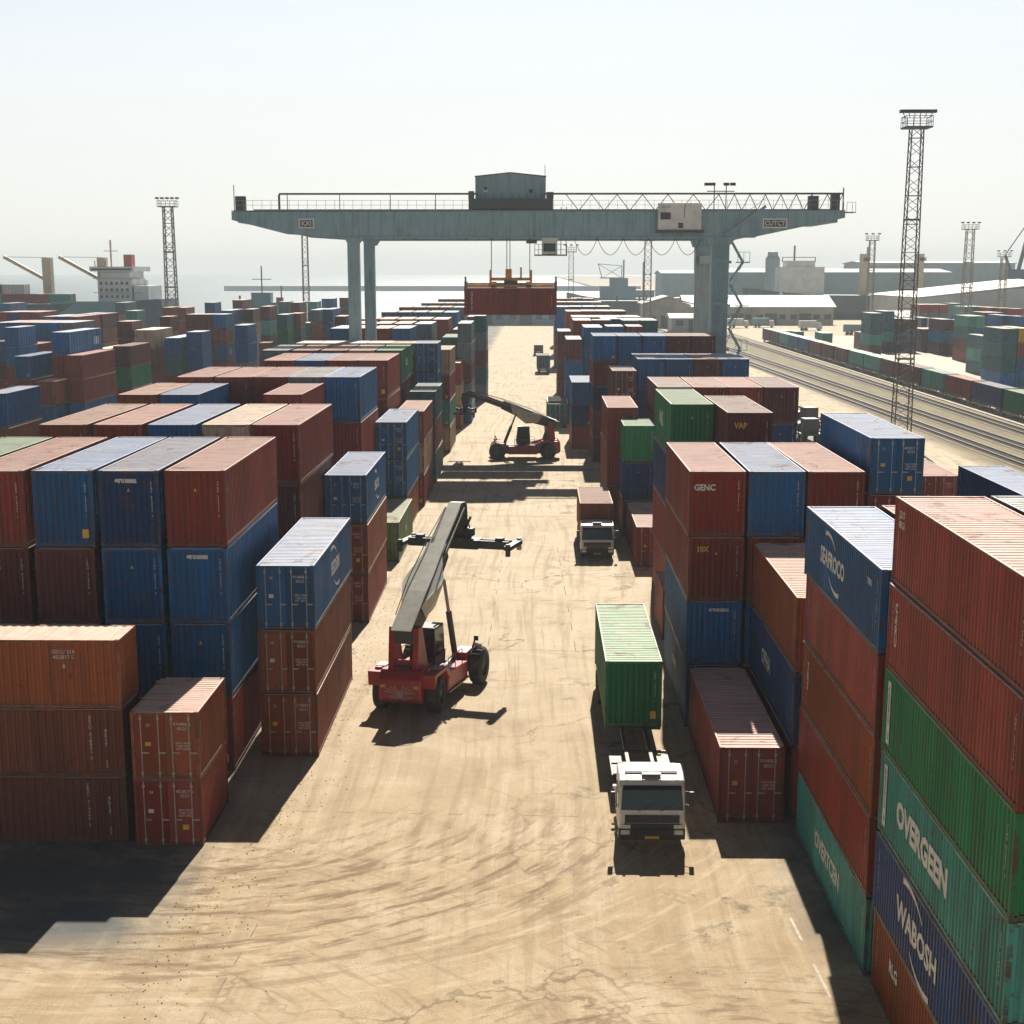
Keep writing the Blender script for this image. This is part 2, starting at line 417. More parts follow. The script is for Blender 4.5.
FACE = {'left': Matrix(((0, 0, -1), (-1, 0, 0), (0, 1, 0))), 'right': Matrix(((0, 0, 1), (1, 0, 0), (0, 1, 0))),
        'front': Matrix(((1, 0, 0), (0, 0, -1), (0, 1, 0)))}
_txt = {}
def text_mesh(s, size, bold=0., vertical=False, stretch=1.):
    key = (s, size, bold, vertical, stretch)
    if key in _txt: return _txt[key]
    cu = bpy.data.curves.new('lettering', 'FONT'); cu.body = '\n'.join(s) if vertical else s
    cu.size = size; cu.offset = bold; cu.align_x = 'CENTER'; cu.align_y = 'CENTER'; cu.resolution_u = 2
    if vertical: cu.space_line = .82
    o = bpy.data.objects.new('lettering', cu); col.objects.link(o)
    dg = bpy.context.evaluated_depsgraph_get(); me = bpy.data.meshes.new_from_object(o.evaluated_get(dg))
    bpy.data.objects.remove(o); bpy.data.curves.remove(cu)
    if stretch != 1.:
        for q in me.vertices: q.co.x *= stretch
    me.name = 'lettering'; _txt[key] = me; return me
def write(s, size, face, loc, parent, m='white', name='lettering', bold=0., vertical=False, stretch=1.):
    src = text_mesh(s, size, bold, vertical, stretch)
    key = (s, size, bold, vertical, stretch, m)
    if key not in _txt:
        me = src.copy(); me.materials.clear(); me.materials.append(M[m]); _txt[key] = me
    o = put(name, _txt[key], parent)
    o.matrix_local = Matrix.Translation(loc) @ FACE[face].to_4x4()
    return o

# ------------------------------------------------------------------ ground, sea, railway bed
def sheet(name, pts, z, m, kind='structure', z0=None):
    b = MB(); n = len(pts)
    vs = [(x, y, z) for x, y in pts]
    if z0 is None: b.add(vs, [tuple(range(n))])
    else: b.prism(pts, 'z', z0, z)
    o = b.build(name, m)
    if kind: o['kind'] = kind
    return o
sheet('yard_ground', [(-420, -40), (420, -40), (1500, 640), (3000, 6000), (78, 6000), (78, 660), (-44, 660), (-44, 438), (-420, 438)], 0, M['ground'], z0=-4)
sheet('sea', [(-9000, -60), (9000, -60), (9000, 9000), (-9000, 9000)], -2.2, M['sea'])
sheet('breakwater', [(-354, 1828), (120, 1828), (120, 1846), (-354, 1846)], 3.4, M['wall_blue'], z0=-3)

# worn markings and slab joints on the lane
def strip(name, x0, y0, x1, y1, w, m, z=.004, cuts=0):
    b = MB(); d = Vector((x1 - x0, y1 - y0, 0)); L_ = d.length; d.normalize(); nrm = Vector((-d.y, d.x, 0)) * w / 2
    k = max(1, cuts); seg = L_ / k
    for i in range(k):
        s0 = i * seg; s1 = s0 + (seg if not cuts else seg * rnd.uniform(.3, .6))
        a = Vector((x0, y0, z)) + d * s0; c = Vector((x0, y0, z)) + d * s1
        b.add([a - nrm, a + nrm, c + nrm, c - nrm], [(3, 2, 1, 0)])
    o = b.build(name, m); struct(o); return o
strip('road_marking', 8.9, 34, 8.2, 50, .09, M['marking'], cuts=4)
strip('road_marking', 5.9, 55.6, 8.0, 53.8, .18, M['marking'], cuts=2)
strip('slab_joint', -10.4, 57.8, 2.4, 57.3, .05, M['joint'], cuts=9)
strip('slab_joint', -2.6, 78, -2.3, 118, .05, M['joint'], cuts=11)
strip('slab_joint', -9.5, 36, -8.6, 50, .04, M['joint'], cuts=7)
strip('slab_joint', 2.3, 84, 1.7, 120, .05, M['joint'], cuts=7)
strip('slab_joint', -9.8, 98, 6.5, 97.7, .05, M['joint'], z=.008, cuts=8)
strip('slab_joint', -9.8, 133, 6.5, 132.7, .08, M['joint'], z=.008)

# loose stones along the left lane edge
b = MB()
for i in range(1300):
    if rnd.random() < .9:
        yy = rnd.uniform(40, 130); xx = -9.4 + rnd.gauss(0, .8) + (0 if yy > 60 else -(60 - yy) * .10)
    else:
        xx = rnd.uniform(-12, 8); yy = rnd.uniform(36, 60)
    s_ = rnd.uniform(.012, .035)
    b.add([(xx - s_, yy, 0), (xx, yy - s_, 0), (xx + s_, yy + s_ * .4, 0), (xx, yy + s_, 0), (xx + s_ * .2, yy, s_ * 1.1)], [(0, 1, 4), (1, 2, 4), (2, 3, 4), (3, 0, 4)])
o = b.build('gravel', plain('gravel stone', (.30, .23, .15), .9)); o['kind'] = 'stuff'; o['label'] = 'loose gravel scattered over the sandy lane'

# ------------------------------------------------------------------ railway tracks
TRACKS = [(54.2, 'nearest the container blocks'), (59.3, 'second from the container blocks'), (63.6, 'third from the container blocks')]
for x, lab in TRACKS:
    t = thing('railway_track', 'rusty railway track in the grass, ' + lab, 'railway track', (x, 120, 0), R(1.4) if x < 60 else R(.3), 'railway tracks beside the yard')
    for s_ in (-.75, .75):
        MB().box(s_ - .07, s_ + .07, 0, 620, .10, .26).build('rail', M['rail'], t)
    MB().box(-1.9, 1.9, 0, 620, .0, .05).build('ballast', M['ballast'], t)
    bb = MB()
    for k in range(0, 620 * 10 // 7):
        if k < 700: bb.box(-1.3, 1.3, k * .7, k * .7 + .25, .052, .10)
    o = bb.build('sleepers', M['sleeper'], t); o['kind'] = 'stuff'
sheet('train_platform_edge', [(65.4, 150), (65.9, 150), (65.9, 560), (65.4, 560)], .16, M['concrete'], z0=0.0)
# white painted kerb blocks between blocks and tracks
for k in range(26):
    y = 178 + k * 6.2
    o = MB().box(-.5, .5, -1.0, 1.0, 0, .55).build('kerb_block', M['concrete'], bevel=.05)
    o.location = (39.6 + rnd.uniform(-.2, .2), y, 0); o.rotation_euler.z = rnd.uniform(-.1, .1)
    tag(o, 'pale concrete kerb block in the row beside the railway tracks', 'kerb block', 'kerb blocks beside the tracks')

# ------------------------------------------------------------------ shipping containers
COL = {'R': (.190, .036, .026), 'M': (0.0900, 0.0240, 0.0240), 'O': (.195, .056, .028), 'B': (.004, .088, .235), 'D': (0.0060, 0.0340, 0.1150), 'G': (0.0060, 0.1500, 0.0550),
       'T': (0.0600, 0.2300, 0.2000), 'E': (0.0100, 0.0850, 0.1050), 'N': (0.3300, 0.2350, 0.1550), 'K': (0.0950, 0.1350, 0.1550), 'C': (0.0120, 0.1500, 0.3200), 'Y': (0.5000, 0.3300, 0.0600), 'W': (0.5500, 0.5500, 0.5000)}
CNAME = {'R': 'rust red', 'M': 'dark maroon', 'O': 'orange rust', 'B': 'blue', 'D': 'navy blue', 'G': 'green', 'T': 'pale teal', 'E': 'dark teal', 'N': 'tan', 'K': 'grey blue',
         'C': 'bright blue', 'Y': 'yellow', 'W': 'pale grey'}
W2, CH = 1.22, 2.6
def corr(b, length, z0, z1, place, pitch=.278, depth=.045):
    """vertical corrugated sheet; place(s, off) -> (x, y): s along the wall, off outward"""
    n = max(2, round(length / pitch)); p = length / n; pts = []
    for i in range(n):
        s0 = i * p
        pts += [(s0, 0), (s0 + p * .36, 0), (s0 + p * .52, -depth), (s0 + p * .84, -depth)]
    pts.append((length, 0)); vs = []
    for s_, o_ in pts:
        x, y = place(s_, o_); vs += [(x, y, z0), (x, y, z1)]
    b.add(vs, [(2 * i, 2 * i + 2, 2 * i + 3, 2 * i + 1) for i in range(len(pts) - 1)])
_cm = {}
def cmesh(kind, L):
    k = (kind, L)
    if k in _cm: return _cm[k]
    b = MB(); m = M['paint']
    if kind == 'frame':
        m = M['frame_paint']
        for sx in (-1, 1):
            for y0, y1 in ((0, .13), (L - .13, L)):
                b.box(*sorted((sx * (W2 - .004), sx * (W2 - .12))), y0 + .004, y1 - .004, .118, CH - .118)
                b.box(*sorted((sx * W2, sx * (W2 - .17))), y0, y0 + .16 if y0 == 0 else y1, 0, .118) if y0 == 0 else b.box(*sorted((sx * W2, sx * (W2 - .17))), y1 - .16, y1, 0, .118)
                b.box(*sorted((sx * W2, sx * (W2 - .17))), y0, y0 + .16, CH - .118, CH) if y0 == 0 else b.box(*sorted((sx * W2, sx * (W2 - .17))), y1 - .16, y1, CH - .118, CH)
            b.box(*sorted((sx * (W2 - .01), sx * (W2 - .08))), .17, L - .17, .03, .15)
            b.box(*sorted((sx * (W2 - .008), sx * (W2 - .07))), .17, L - .17, CH - .075, CH - .012)
        for y0, y1 in ((.01, .1), (L - .1, L - .01)):
            b.box(-W2 + .172, W2 - .172, y0, y1, .03, .15); b.box(-W2 + .172, W2 - .172, y0, y1, CH - .10, CH - .012)
    elif kind == 'under':
        b.box(-W2 + .09, W2 - .09, .12, L - .12, .10, .14); m = M['seal']
    elif kind in ('wall_l', 'wall_r'):
        s_ = -1 if kind == 'wall_l' else 1
        if s_ > 0: corr(b, L - .26, .15, CH - .074, lambda t, o: (W2 - .018 + o, .13 + t))
        else: corr(b, L - .26, .15, CH - .074, lambda t, o: (-W2 + .018 - o, L - .13 - t))
    elif kind == 'end':
        corr(b, 2 * W2 - .24, .15, CH - .1, lambda t, o: (-W2 + .12 + t, .02 - o), .25)
    elif kind == 'end_back':
        corr(b, 2 * W2 - .24, .15, CH - .1, lambda t, o: (W2 - .12 - t, L - .02 + o), .25)
    elif kind == 'door':
        b.box(0, 1.088, .035, .075, .152, CH - .102)
        for z in (.62, 1.3, 1.98): b.box(.05, 1.04, .026, .035, z - .26, z + .26)
    elif kind == 'rod':
        b.tube((0, 0, .07), (0, 0, CH - .06), .022, 6); b.box(-.045, .045, -.02, .03, .2, .3); b.box(-.045, .045, -.02, .03, CH - .3, CH - .2)
        b.box(-.02, .26, -.028, -.008, 1.02, 1.07); m = M['rod']
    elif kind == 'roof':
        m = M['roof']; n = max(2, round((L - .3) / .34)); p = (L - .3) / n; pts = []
        for i in range(n):
            s0 = .15 + i * p; pts += [(s0, 0), (s0 + p * .42, 0), (s0 + p * .5, -.018), (s0 + p * .92, -.018)]
        pts.append((L - .15, 0)); vs = []
        for s_, o_ in pts: vs += [(-W2 + .075, s_, CH - .016 + o_), (W2 - .075, s_, CH - .016 + o_)]
        b.add(vs, [(2 * i, 2 * i + 1, 2 * i + 3, 2 * i + 2) for i in range(len(pts) - 1)])
        b.box(-W2 + .006, -W2 + .075, .165, L - .165, CH - .012, CH - .002); b.box(W2 - .075, W2 - .006, .165, L - .165, CH - .012, CH - .002)
        b.box(-W2 + .175, W2 - .175, .006, .15, CH - .012, CH - .002); b.box(-W2 + .175, W2 - .175, L - .15, L - .006, CH - .012, CH - .002)
    elif kind == 'whole':
        m = [M['paint'], M['roof']]
        corr(b, L - .1, .04, CH - .03, lambda t, o: (W2 + o, .05 + t), .9, .05); corr(b, L - .1, .04, CH - .03, lambda t, o: (-W2 - o, L - .05 - t), .9, .05)
        corr(b, 2 * W2 - .1, .04, CH - .03, lambda t, o: (-W2 + .05 + t, -o), .6, .05); corr(b, 2 * W2 - .1, .04, CH - .03, lambda t, o: (W2 - .05 - t, L + o), .6, .05)
        for x in (-W2, W2 - .1):
            for y in (0, L - .1): b.box(x - .003, x + .103, y - .003, y + .103, 0, CH)
        b.cur = 1; b.box(-W2 + .03, W2 - .03, .03, L - .03, CH - .06, CH - .02); b.cur = 0
        b.box(-W2 + .08, W2 - .08, .08, L - .08, .05, .09)
    _cm[k] = b.mesh(kind if kind not in ('wall_l', 'wall_r') else 'side_wall', m); return _cm[k]

CODES = ['TRLU 402817 5', 'GESU 318842 0', 'CRXU 914406 2', 'TTNU 550173 8', 'INKU 267390 1', 'CLHU 830925 7']
DOORTXT = ['402817 5\n45G1', '318842 0\n42G1', '914406 2\n45G1']
BARCODE = ['MAX 30480\nTARE 3800\nNET 26680', 'MAX 30480\nTARE 2300\nNET 28180']
GRP = 'stacked shipping containers in the yard'
def container(X, Y, Z, w, h, L, c, t, lod, label, deco=True, group=GRP):
    Lc = 6.06 if L < 9 else 12.19
    if lod >= 2:
        o = put('shipping_container', cmesh('whole', Lc), None, (X, Y, Z), COL[c])
        o.scale = (w / 2.44, L / Lc, h / CH); tag(o, label, 'container', group)
        o.rotation_euler.z = rnd.uniform(-.003, .003); return o
    r = thing('shipping_container', label, 'container', (X, Y, Z), rnd.uniform(-.005, .005), group)
    r.scale = (w / 2.44, L / Lc, h / CH); C = COL[c]
    put('frame', cmesh('frame', Lc), r, None, C)
    put('floor', cmesh('under', Lc), r, None, C)
    put('side_wall', cmesh('wall_l', Lc), r, None, C); put('side_wall', cmesh('wall_r', Lc), r, None, C)
    put('roof', cmesh('roof', Lc), r, None, C)
    k = rnd.randrange(6)
    if t == 'd':
        for x in (-1.096, .008):
            d = put('door', cmesh('door', Lc), r, (x, 0, 0), C)
            if lod < 2:
                for q in (.24, .86): put('lock_rod', cmesh('rod', Lc), d, (q, 0, 0), C)
        put('end_wall', cmesh('end_back', Lc), r, None, C)
        if deco:
            write(DOORTXT[k % 3], .17, 'front', (.62, .02, 2.05), r)
            write(BARCODE[k % 2], .11, 'front', (.64, .02, 1.3), r)
            write('%d' % (k + 21), .15, 'front', (-.60, .02, 2.1), r)
            MB().box(-.72, -.52, .015, .024, 1.3, 1.45).build('sticker', M['white'] if k % 2 else M['yellow'], r)
            if k % 3 == 0: MB().box(.5, .72, .015, .024, .65, .85).build('sticker', M['yellow'], r)
    else:
        put('end_wall', cmesh('end', Lc), r, None, C)
        for x in (-1.096, .008):
            d = put('door', cmesh('door', Lc), r, (x, Lc, 0), C); d.scale.y = -1
        if deco:
            write(CODES[k], .115, 'front', (.92, .012, 1.62), r, vertical=True)
            if k % 2: MB().add([(-.06, .008, 1.9), (.06, .008, 1.9), (0, .008, 2.02)], [(0, 1, 2)]).build('warning_triangle', M['yellow'], r)
            if k in (1, 4): MB().box(.72, .98, .004, .013, .32, .62).build('sticker', M['yellow'], r)
    if deco and lod == 0:
        sd = 'right' if X < 0 else 'left'; sx = W2 - .012 if X < 0 else -W2 + .012
        write(CODES[k], .125, sd, (sx, .5, 1.5), r, vertical=True)
        write(CODES[(k + 2) % 6], .125, sd, (sx, Lc - .55, 1.5), r, vertical=True)
    return r

STACKS = []
def S(where, X, Y, n, h, w, L, cols, t, lod): STACKS.append((where, X, Y, n, h, w, L, ['RMOBDGTENKCYW'[i] for i in cols], t, lod))
S('low two-high stack in left foreground', -13.16, 53.87, 2, 2.55, 2.44, 4.90, [2, 0], 'd', 0)
S('three-high stack with a logo beside near stacker', -10.46, 64.72, 3, 2.79, 2.44, 13.20, [3, 2, 2], 'd', 0)
S('three-high lane stack left of near stacker boom', -10.98, 91.13, 3, 2.94, 2.44, 12.19, [3, 2, 0], 'd', 0)
S('low green spot by lane left of near boom tip', -10.89, 111.06, 1, 2.90, 2.44, 12.07, [5], 'b', 0)
S('two blues over red lane stack by shadow bands', -11.22, 123.28, 3, 2.96, 2.44, 12.19, [3, 3, 2], 'd', 1)
S('tan-roofed lane stack just behind double blue stack', -10.95, 138.50, 3, 2.80, 2.44, 12.19, [2, 8, 0], 'b', 1)
S('teal-roofed lane stack below tall blue wall', -10.90, 153.50, 3, 3.00, 2.50, 12.19, [7, 0, 9], 'b', 1)
S('tall narrow lane stack left of far stacker spreader', -10.90, 181.00, 4, 2.90, 2.44, 12.19, [8, 0, 6, 8], 'b', 1)
S('lane stack hiding behind green footed stack', -10.90, 208.00, 3, 2.90, 2.44, 8.12, [0, 8, 2], 'b', 2)
S('stack with a green bottom by far stacker spreader', -11.69, 222.09, 4, 2.85, 2.36, 12.00, [6, 1, 0, 5], 'b', 1)
S('red lane stack directly behind green footed stack', -12.00, 257.00, 4, 2.80, 2.44, 12.19, [0, 2, 2, 0], 'b', 2)
S('short teal stack on left edge of far lane', -13.55, 335.17, 2, 3.10, 1.85, 6.06, [7, 7], 'b', 2)
S('tall dark stack at left end of far lane', -12.46, 322.43, 4, 2.85, 2.41, 12.19, [1, 9, 4, 1], 'b', 2)
S('farthest tall stack on left of lane', -8.66, 252.77, 5, 2.70, 1.85, 12.19, [7, 9, 1, 7, 9], 'b', 2)
S('grey stack under left end of hoisted container', -9.53, 216.27, 5, 2.70, 1.85, 12.19, [9, 9, 1, 9, 3], 'b', 2)
S('left block front row, nearest lane', -13.64, 62.74, 4, 3.15, 2.43, 13.20, [0, 3, 3, 0], 'b', 0)
S('left block front row, second from lane', -16.29, 62.70, 4, 3.15, 2.43, 13.20, [4, 3, 3, 4], 'b', 0)
S('left block front row, third from lane', -19.00, 62.66, 4, 3.15, 2.43, 13.20, [3, 1, 3, 0], 'b', 0)
S('left block front row, fourth from lane', -21.70, 62.62, 4, 3.15, 2.43, 13.20, [0, 1, 0, 3], 'b', 0)
S('left block front row, fifth from lane', -24.41, 62.58, 4, 3.15, 2.43, 13.20, [5, 0, 3, 0], 'b', 0)
S('left block second row, nearest lane', -13.50, 82.14, 4, 3.15, 2.48, 13.20, [0, 1, 0, 3], 'b', 0)
S('left block second row, second from lane', -16.09, 82.10, 4, 3.15, 2.48, 13.20, [8, 0, 3, 0], 'b', 0)
S('left block second row, third from lane', -18.89, 82.06, 4, 3.15, 2.48, 13.20, [3, 0, 3, 0], 'b', 0)
S('left block second row, fourth from lane', -21.73, 82.02, 4, 3.15, 2.48, 13.20, [0, 1, 0, 3], 'b', 0)
S('left block second row, fifth from lane', -24.58, 81.98, 4, 3.15, 2.48, 13.20, [2, 1, 0, 3], 'b', 0)
S('left block third row, nearest lane', -16.32, 102.55, 4, 3.15, 2.50, 10.98, [0, 1, 0, 3], 'b', 1)
S('left block third row, second from lane', -23.01, 102.45, 4, 3.15, 2.50, 11.00, [3, 0, 3, 0], 'b', 1)
S('left block third row, third from lane', -25.76, 102.41, 4, 3.15, 2.50, 11.00, [2, 1, 0, 3], 'b', 1)
S('left block fourth row, nearest lane', -13.78, 113.71, 4, 3.25, 2.55, 12.19, [3, 0, 1, 0], 'b', 1)
S('left block fourth row, second from lane', -16.39, 113.68, 4, 3.25, 2.55, 12.19, [9, 0, 3, 0], 'b', 1)
S('left block fourth row, third from lane', -19.00, 113.64, 4, 3.25, 2.55, 12.19, [0, 1, 3, 0], 'b', 1)
S('left block fourth row, fourth from lane', -21.62, 113.60, 4, 3.25, 2.55, 12.19, [0, 1, 3, 0], 'b', 1)
S('left block fourth row, fifth from lane', -24.39, 113.56, 4, 3.25, 2.55, 12.19, [0, 1, 0, 3], 'b', 1)
S('left block fifth row, nearest lane', -13.78, 135.06, 4, 3.25, 2.55, 12.19, [0, 2, 1, 0], 'b', 1)
S('left block fifth row, second from lane', -16.39, 135.02, 4, 3.25, 2.55, 12.19, [0, 0, 3, 0], 'b', 1)
S('left block fifth row, third from lane', -19.09, 134.98, 4, 3.25, 2.55, 12.19, [3, 0, 3, 0], 'b', 1)
S('left block fifth row, fourth from lane', -21.77, 134.94, 4, 3.25, 2.55, 12.19, [0, 1, 0, 3], 'b', 1)
S('left block sixth row, nearest lane', -14.34, 156.43, 4, 3.20, 2.50, 12.19, [5, 1, 0, 0], 'b', 1)
S('left block sixth row, second from lane', -17.02, 156.39, 4, 3.20, 2.50, 12.19, [8, 0, 3, 0], 'b', 1)
S('left block sixth row, third from lane', -19.80, 156.35, 4, 3.20, 2.50, 12.19, [0, 0, 3, 0], 'b', 1)
S('left block sixth row, fourth from lane', -22.59, 156.31, 4, 3.20, 2.50, 12.19, [0, 1, 0, 3], 'b', 1)
S('left block sixth row, fifth from lane', -25.55, 156.27, 4, 3.20, 2.50, 12.19, [9, 1, 0, 3], 'b', 1)
S('left block rear row, nearest lane', -11.73, 171.80, 4, 3.20, 2.50, 7.00, [3, 3, 0, 3], 'd', 1)
S('left block rear row, second from lane', -14.29, 171.76, 4, 3.20, 2.50, 6.06, [8, 0, 3, 0], 'b', 1)
S('left block rear row, third from lane', -16.85, 171.72, 4, 3.20, 2.50, 6.06, [0, 0, 3, 0], 'b', 1)
S('left block rear row, fourth from lane', -19.43, 171.68, 4, 3.20, 2.50, 6.06, [9, 0, 3, 0], 'b', 1)
S('left block rear row, fifth from lane', -21.95, 171.65, 4, 3.20, 2.50, 6.06, [8, 1, 0, 3], 'b', 1)
S('left block rear row, sixth from lane', -24.51, 171.62, 4, 3.20, 2.50, 6.06, [0, 1, 0, 3], 'b', 1)
S('first row behind crane left legs, nearest lane', -17.70, 211.44, 4, 3.25, 2.50, 12.19, [3, 3, 0, 3], 'b', 2)
S('first row behind crane left legs, second from lane', -20.42, 211.40, 4, 3.25, 2.50, 12.19, [0, 1, 3, 0], 'b', 2)
S('first row behind crane left legs, third from lane', -23.14, 211.36, 4, 3.25, 2.50, 12.19, [0, 0, 3, 0], 'b', 2)
S('first row behind crane left legs, fourth from lane', -25.86, 211.32, 4, 3.25, 2.50, 12.19, [3, 0, 1, 0], 'b', 2)
S('second row behind crane left legs, nearest lane', -16.05, 229.64, 4, 3.25, 2.50, 12.19, [9, 9, 0, 3], 'b', 2)
S('second row behind crane left legs, second from lane', -19.01, 229.60, 4, 3.25, 2.50, 12.19, [0, 1, 3, 0], 'b', 2)
S('second row behind crane left legs, third from lane', -21.95, 229.55, 4, 3.25, 2.50, 12.19, [1, 0, 0, 3], 'b', 2)
S('second row behind crane left legs, fourth from lane', -24.91, 229.51, 4, 3.25, 2.50, 12.19, [0, 3, 1, 0], 'b', 2)
S('third row behind crane left legs, nearest lane', -14.84, 251.22, 4, 3.25, 2.50, 12.19, [0, 1, 0, 3], 'b', 2)
S('third row behind crane left legs, second from lane', -17.67, 251.18, 4, 3.25, 2.50, 12.19, [1, 0, 3, 0], 'b', 2)
S('third row behind crane left legs, third from lane', -20.50, 251.14, 4, 3.25, 2.50, 12.19, [0, 3, 0, 3], 'b', 2)
S('third row behind crane left legs, fourth from lane', -23.32, 251.10, 4, 3.25, 2.50, 12.19, [0, 1, 1, 0], 'b', 2)
S('third row behind crane left legs, fifth from lane', -26.14, 251.06, 4, 3.25, 2.50, 12.19, [0, 0, 3, 0], 'b', 2)
S('fourth row behind crane left legs, nearest lane', -15.57, 294.10, 4, 3.25, 2.50, 12.19, [3, 9, 0, 3], 'b', 2)
S('fourth row behind crane left legs, second from lane', -18.41, 294.06, 4, 3.25, 2.50, 12.19, [7, 3, 1, 0], 'b', 2)
S('fourth row behind crane left legs, third from lane', -21.25, 294.02, 4, 3.25, 2.50, 12.19, [4, 0, 3, 0], 'b', 2)
S('fourth row behind crane left legs, fourth from lane', -24.07, 293.98, 4, 3.25, 2.50, 12.19, [4, 3, 0, 3], 'b', 2)
S('fourth row behind crane left legs, fifth from lane', -26.91, 293.94, 4, 3.25, 2.50, 12.19, [4, 1, 0, 0], 'b', 2)
S('fifth row behind crane left legs, nearest lane', -15.95, 334.86, 4, 3.25, 2.50, 12.19, [9, 9, 0, 0], 'b', 2)
S('fifth row behind crane left legs, second from lane', -18.75, 334.82, 4, 3.25, 2.50, 12.19, [0, 1, 3, 0], 'b', 2)
S('fifth row behind crane left legs, third from lane', -21.54, 334.78, 4, 3.25, 2.50, 12.19, [0, 1, 0, 3], 'b', 2)
S('fifth row behind crane left legs, fourth from lane', -24.33, 334.74, 4, 3.25, 2.50, 12.19, [1, 0, 3, 0], 'b', 2)
S('fifth row behind crane left legs, fifth from lane', -27.12, 334.70, 4, 3.25, 2.50, 12.19, [0, 3, 0, 0], 'b', 2)
S('sixth row behind crane left legs, nearest lane', -17.46, 376.53, 4, 3.25, 2.50, 12.19, [3, 0, 3, 0], 'b', 2)
S('sixth row behind crane left legs, second from lane', -20.12, 376.49, 4, 3.25, 2.50, 12.19, [0, 3, 3, 0], 'b', 2)
S('sixth row behind crane left legs, third from lane', -22.77, 376.45, 4, 3.25, 2.50, 12.19, [0, 0, 3, 0], 'b', 2)
S('sixth row behind crane left legs, fourth from lane', -25.43, 376.42, 4, 3.25, 2.50, 12.19, [3, 0, 0, 3], 'b', 2)
S('seventh row behind crane left legs, nearest lane', -19.46, 429.98, 4, 3.25, 2.50, 12.19, [0, 3, 0, 3], 'b', 2)
S('seventh row behind crane left legs, second from lane', -22.08, 429.94, 4, 3.25, 2.50, 12.19, [1, 0, 3, 0], 'b', 2)
S('seventh row behind crane left legs, third from lane', -24.70, 429.90, 4, 3.25, 2.50, 12.19, [3, 0, 0, 3], 'b', 2)
S('six-high wall in right foreground', 11.08, 30.70, 6, 2.40, 2.44, 12.30, [0, 0, 5, 6, 4, 2], 'b', 0)
S('grey-roofed stack behind six-high foreground wall', 13.75, 30.90, 6, 2.40, 2.44, 12.30, [9, 7, 5, 7, 0, 3], 'b', 0)
S('five-high stack with a blue logo top on right', 10.97, 43.50, 5, 2.45, 2.44, 12.19, [3, 0, 2, 0, 6], 'b', 0)
S('pink-roofed stack behind blue logo stack', 13.60, 43.90, 5, 2.45, 2.44, 12.19, [0, 0, 3, 0, 1], 'b', 0)
S('single spot in front of four-high wall on right', 8.22, 56.70, 1, 3.00, 2.44, 12.19, [0], 'd', 0)
S('pink-roofed stack right of single lane container', 10.95, 57.20, 3, 2.87, 2.44, 12.10, [2, 4, 0], 'b', 0)
S('four-high row right of lane, nearest lane', 8.14, 69.50, 4, 2.94, 2.50, 12.19, [0, 0, 3, 3], 'b', 0)
S('four-high row right of lane, second from lane', 10.75, 69.50, 4, 2.94, 2.50, 12.19, [3, 0, 3, 0], 'b', 0)
S('four-high row right of lane, third from lane', 13.35, 69.50, 4, 2.94, 2.50, 12.19, [0, 0, 3, 0], 'b', 0)
S('big blue stack with door end standing above right block', 16.40, 71.50, 5, 2.61, 2.44, 13.00, [3, 0, 3, 0, 1], 'd', 0)
S('low pink-roofed stack right of big blue door end', 24.95, 96.87, 3, 2.70, 2.50, 12.19, [0, 0, 3], 'd', 0)
S('blue ribbed-side stack at right frame edge', 23.55, 71.00, 4, 2.60, 2.44, 12.19, [3, 0, 3, 1], 'b', 0)
S('low spot tight against lane behind green truck container', 8.48, 87.00, 1, 2.90, 2.44, 5.70, [0], 'b', 0)
S('second row right of lane, nearest lane', 9.25, 92.85, 4, 3.20, 2.50, 12.19, [5, 4, 0, 0], 'b', 0)
S('second row right of lane, second from lane', 11.85, 87.34, 4, 3.20, 2.50, 12.19, [1, 0, 3, 0], 'b', 0)
S('low door-ended spot by lane beside second truck', 8.40, 109.30, 1, 2.90, 2.50, 12.19, [0], 'd', 1)
S('three-high stack with a green top by second truck', 8.15, 122.50, 3, 2.90, 2.50, 5.86, [5, 4, 0], 'b', 1)
S('tan-roofed stack just behind green topped lane stack', 7.15, 128.51, 3, 3.20, 2.50, 12.19, [0, 0, 1], 'b', 1)
S('third row right of lane, nearest lane', 10.90, 123.50, 4, 2.90, 2.65, 12.19, [1, 0, 3, 0], 'b', 1)
S('third row right of lane, second from lane', 13.65, 123.50, 4, 2.90, 2.65, 12.19, [0, 0, 3, 1], 'b', 1)
S('third row right of lane, third from lane', 16.40, 123.50, 4, 2.90, 2.65, 12.19, [0, 1, 3, 0], 'b', 1)
S('third row right of lane, fourth from lane', 19.15, 123.50, 4, 2.90, 2.65, 12.19, [1, 4, 3, 0], 'b', 1)
S('maroon door-ended stack left of long blue row', 8.60, 152.00, 3, 3.70, 2.30, 9.00, [1, 9, 3], 'd', 1)
S('long blue row right of lane, nearest lane', 11.40, 156.00, 4, 3.00, 2.65, 11.00, [3, 4, 3, 0], 'b', 1)
S('long blue row right of lane, second from lane', 14.15, 156.00, 4, 3.00, 2.65, 11.00, [3, 0, 3, 0], 'b', 1)
S('long blue row right of lane, third from lane', 16.90, 156.00, 4, 3.00, 2.65, 11.00, [1, 4, 3, 0], 'b', 1)
S('long blue row right of lane, fourth from lane', 19.65, 156.00, 4, 3.00, 2.65, 11.00, [3, 0, 3, 0], 'b', 1)
S('five-high row by crane right legs, nearest lane', 7.55, 171.50, 5, 2.72, 2.50, 11.00, [3, 0, 4, 0, 1], 'b', 1)
S('five-high row by crane right legs, second from lane', 10.20, 171.50, 5, 2.72, 2.50, 11.00, [3, 3, 0, 3, 0], 'b', 1)
S('five-high row by crane right legs, third from lane', 12.85, 171.50, 5, 2.72, 2.50, 11.00, [3, 0, 3, 0, 3], 'b', 1)
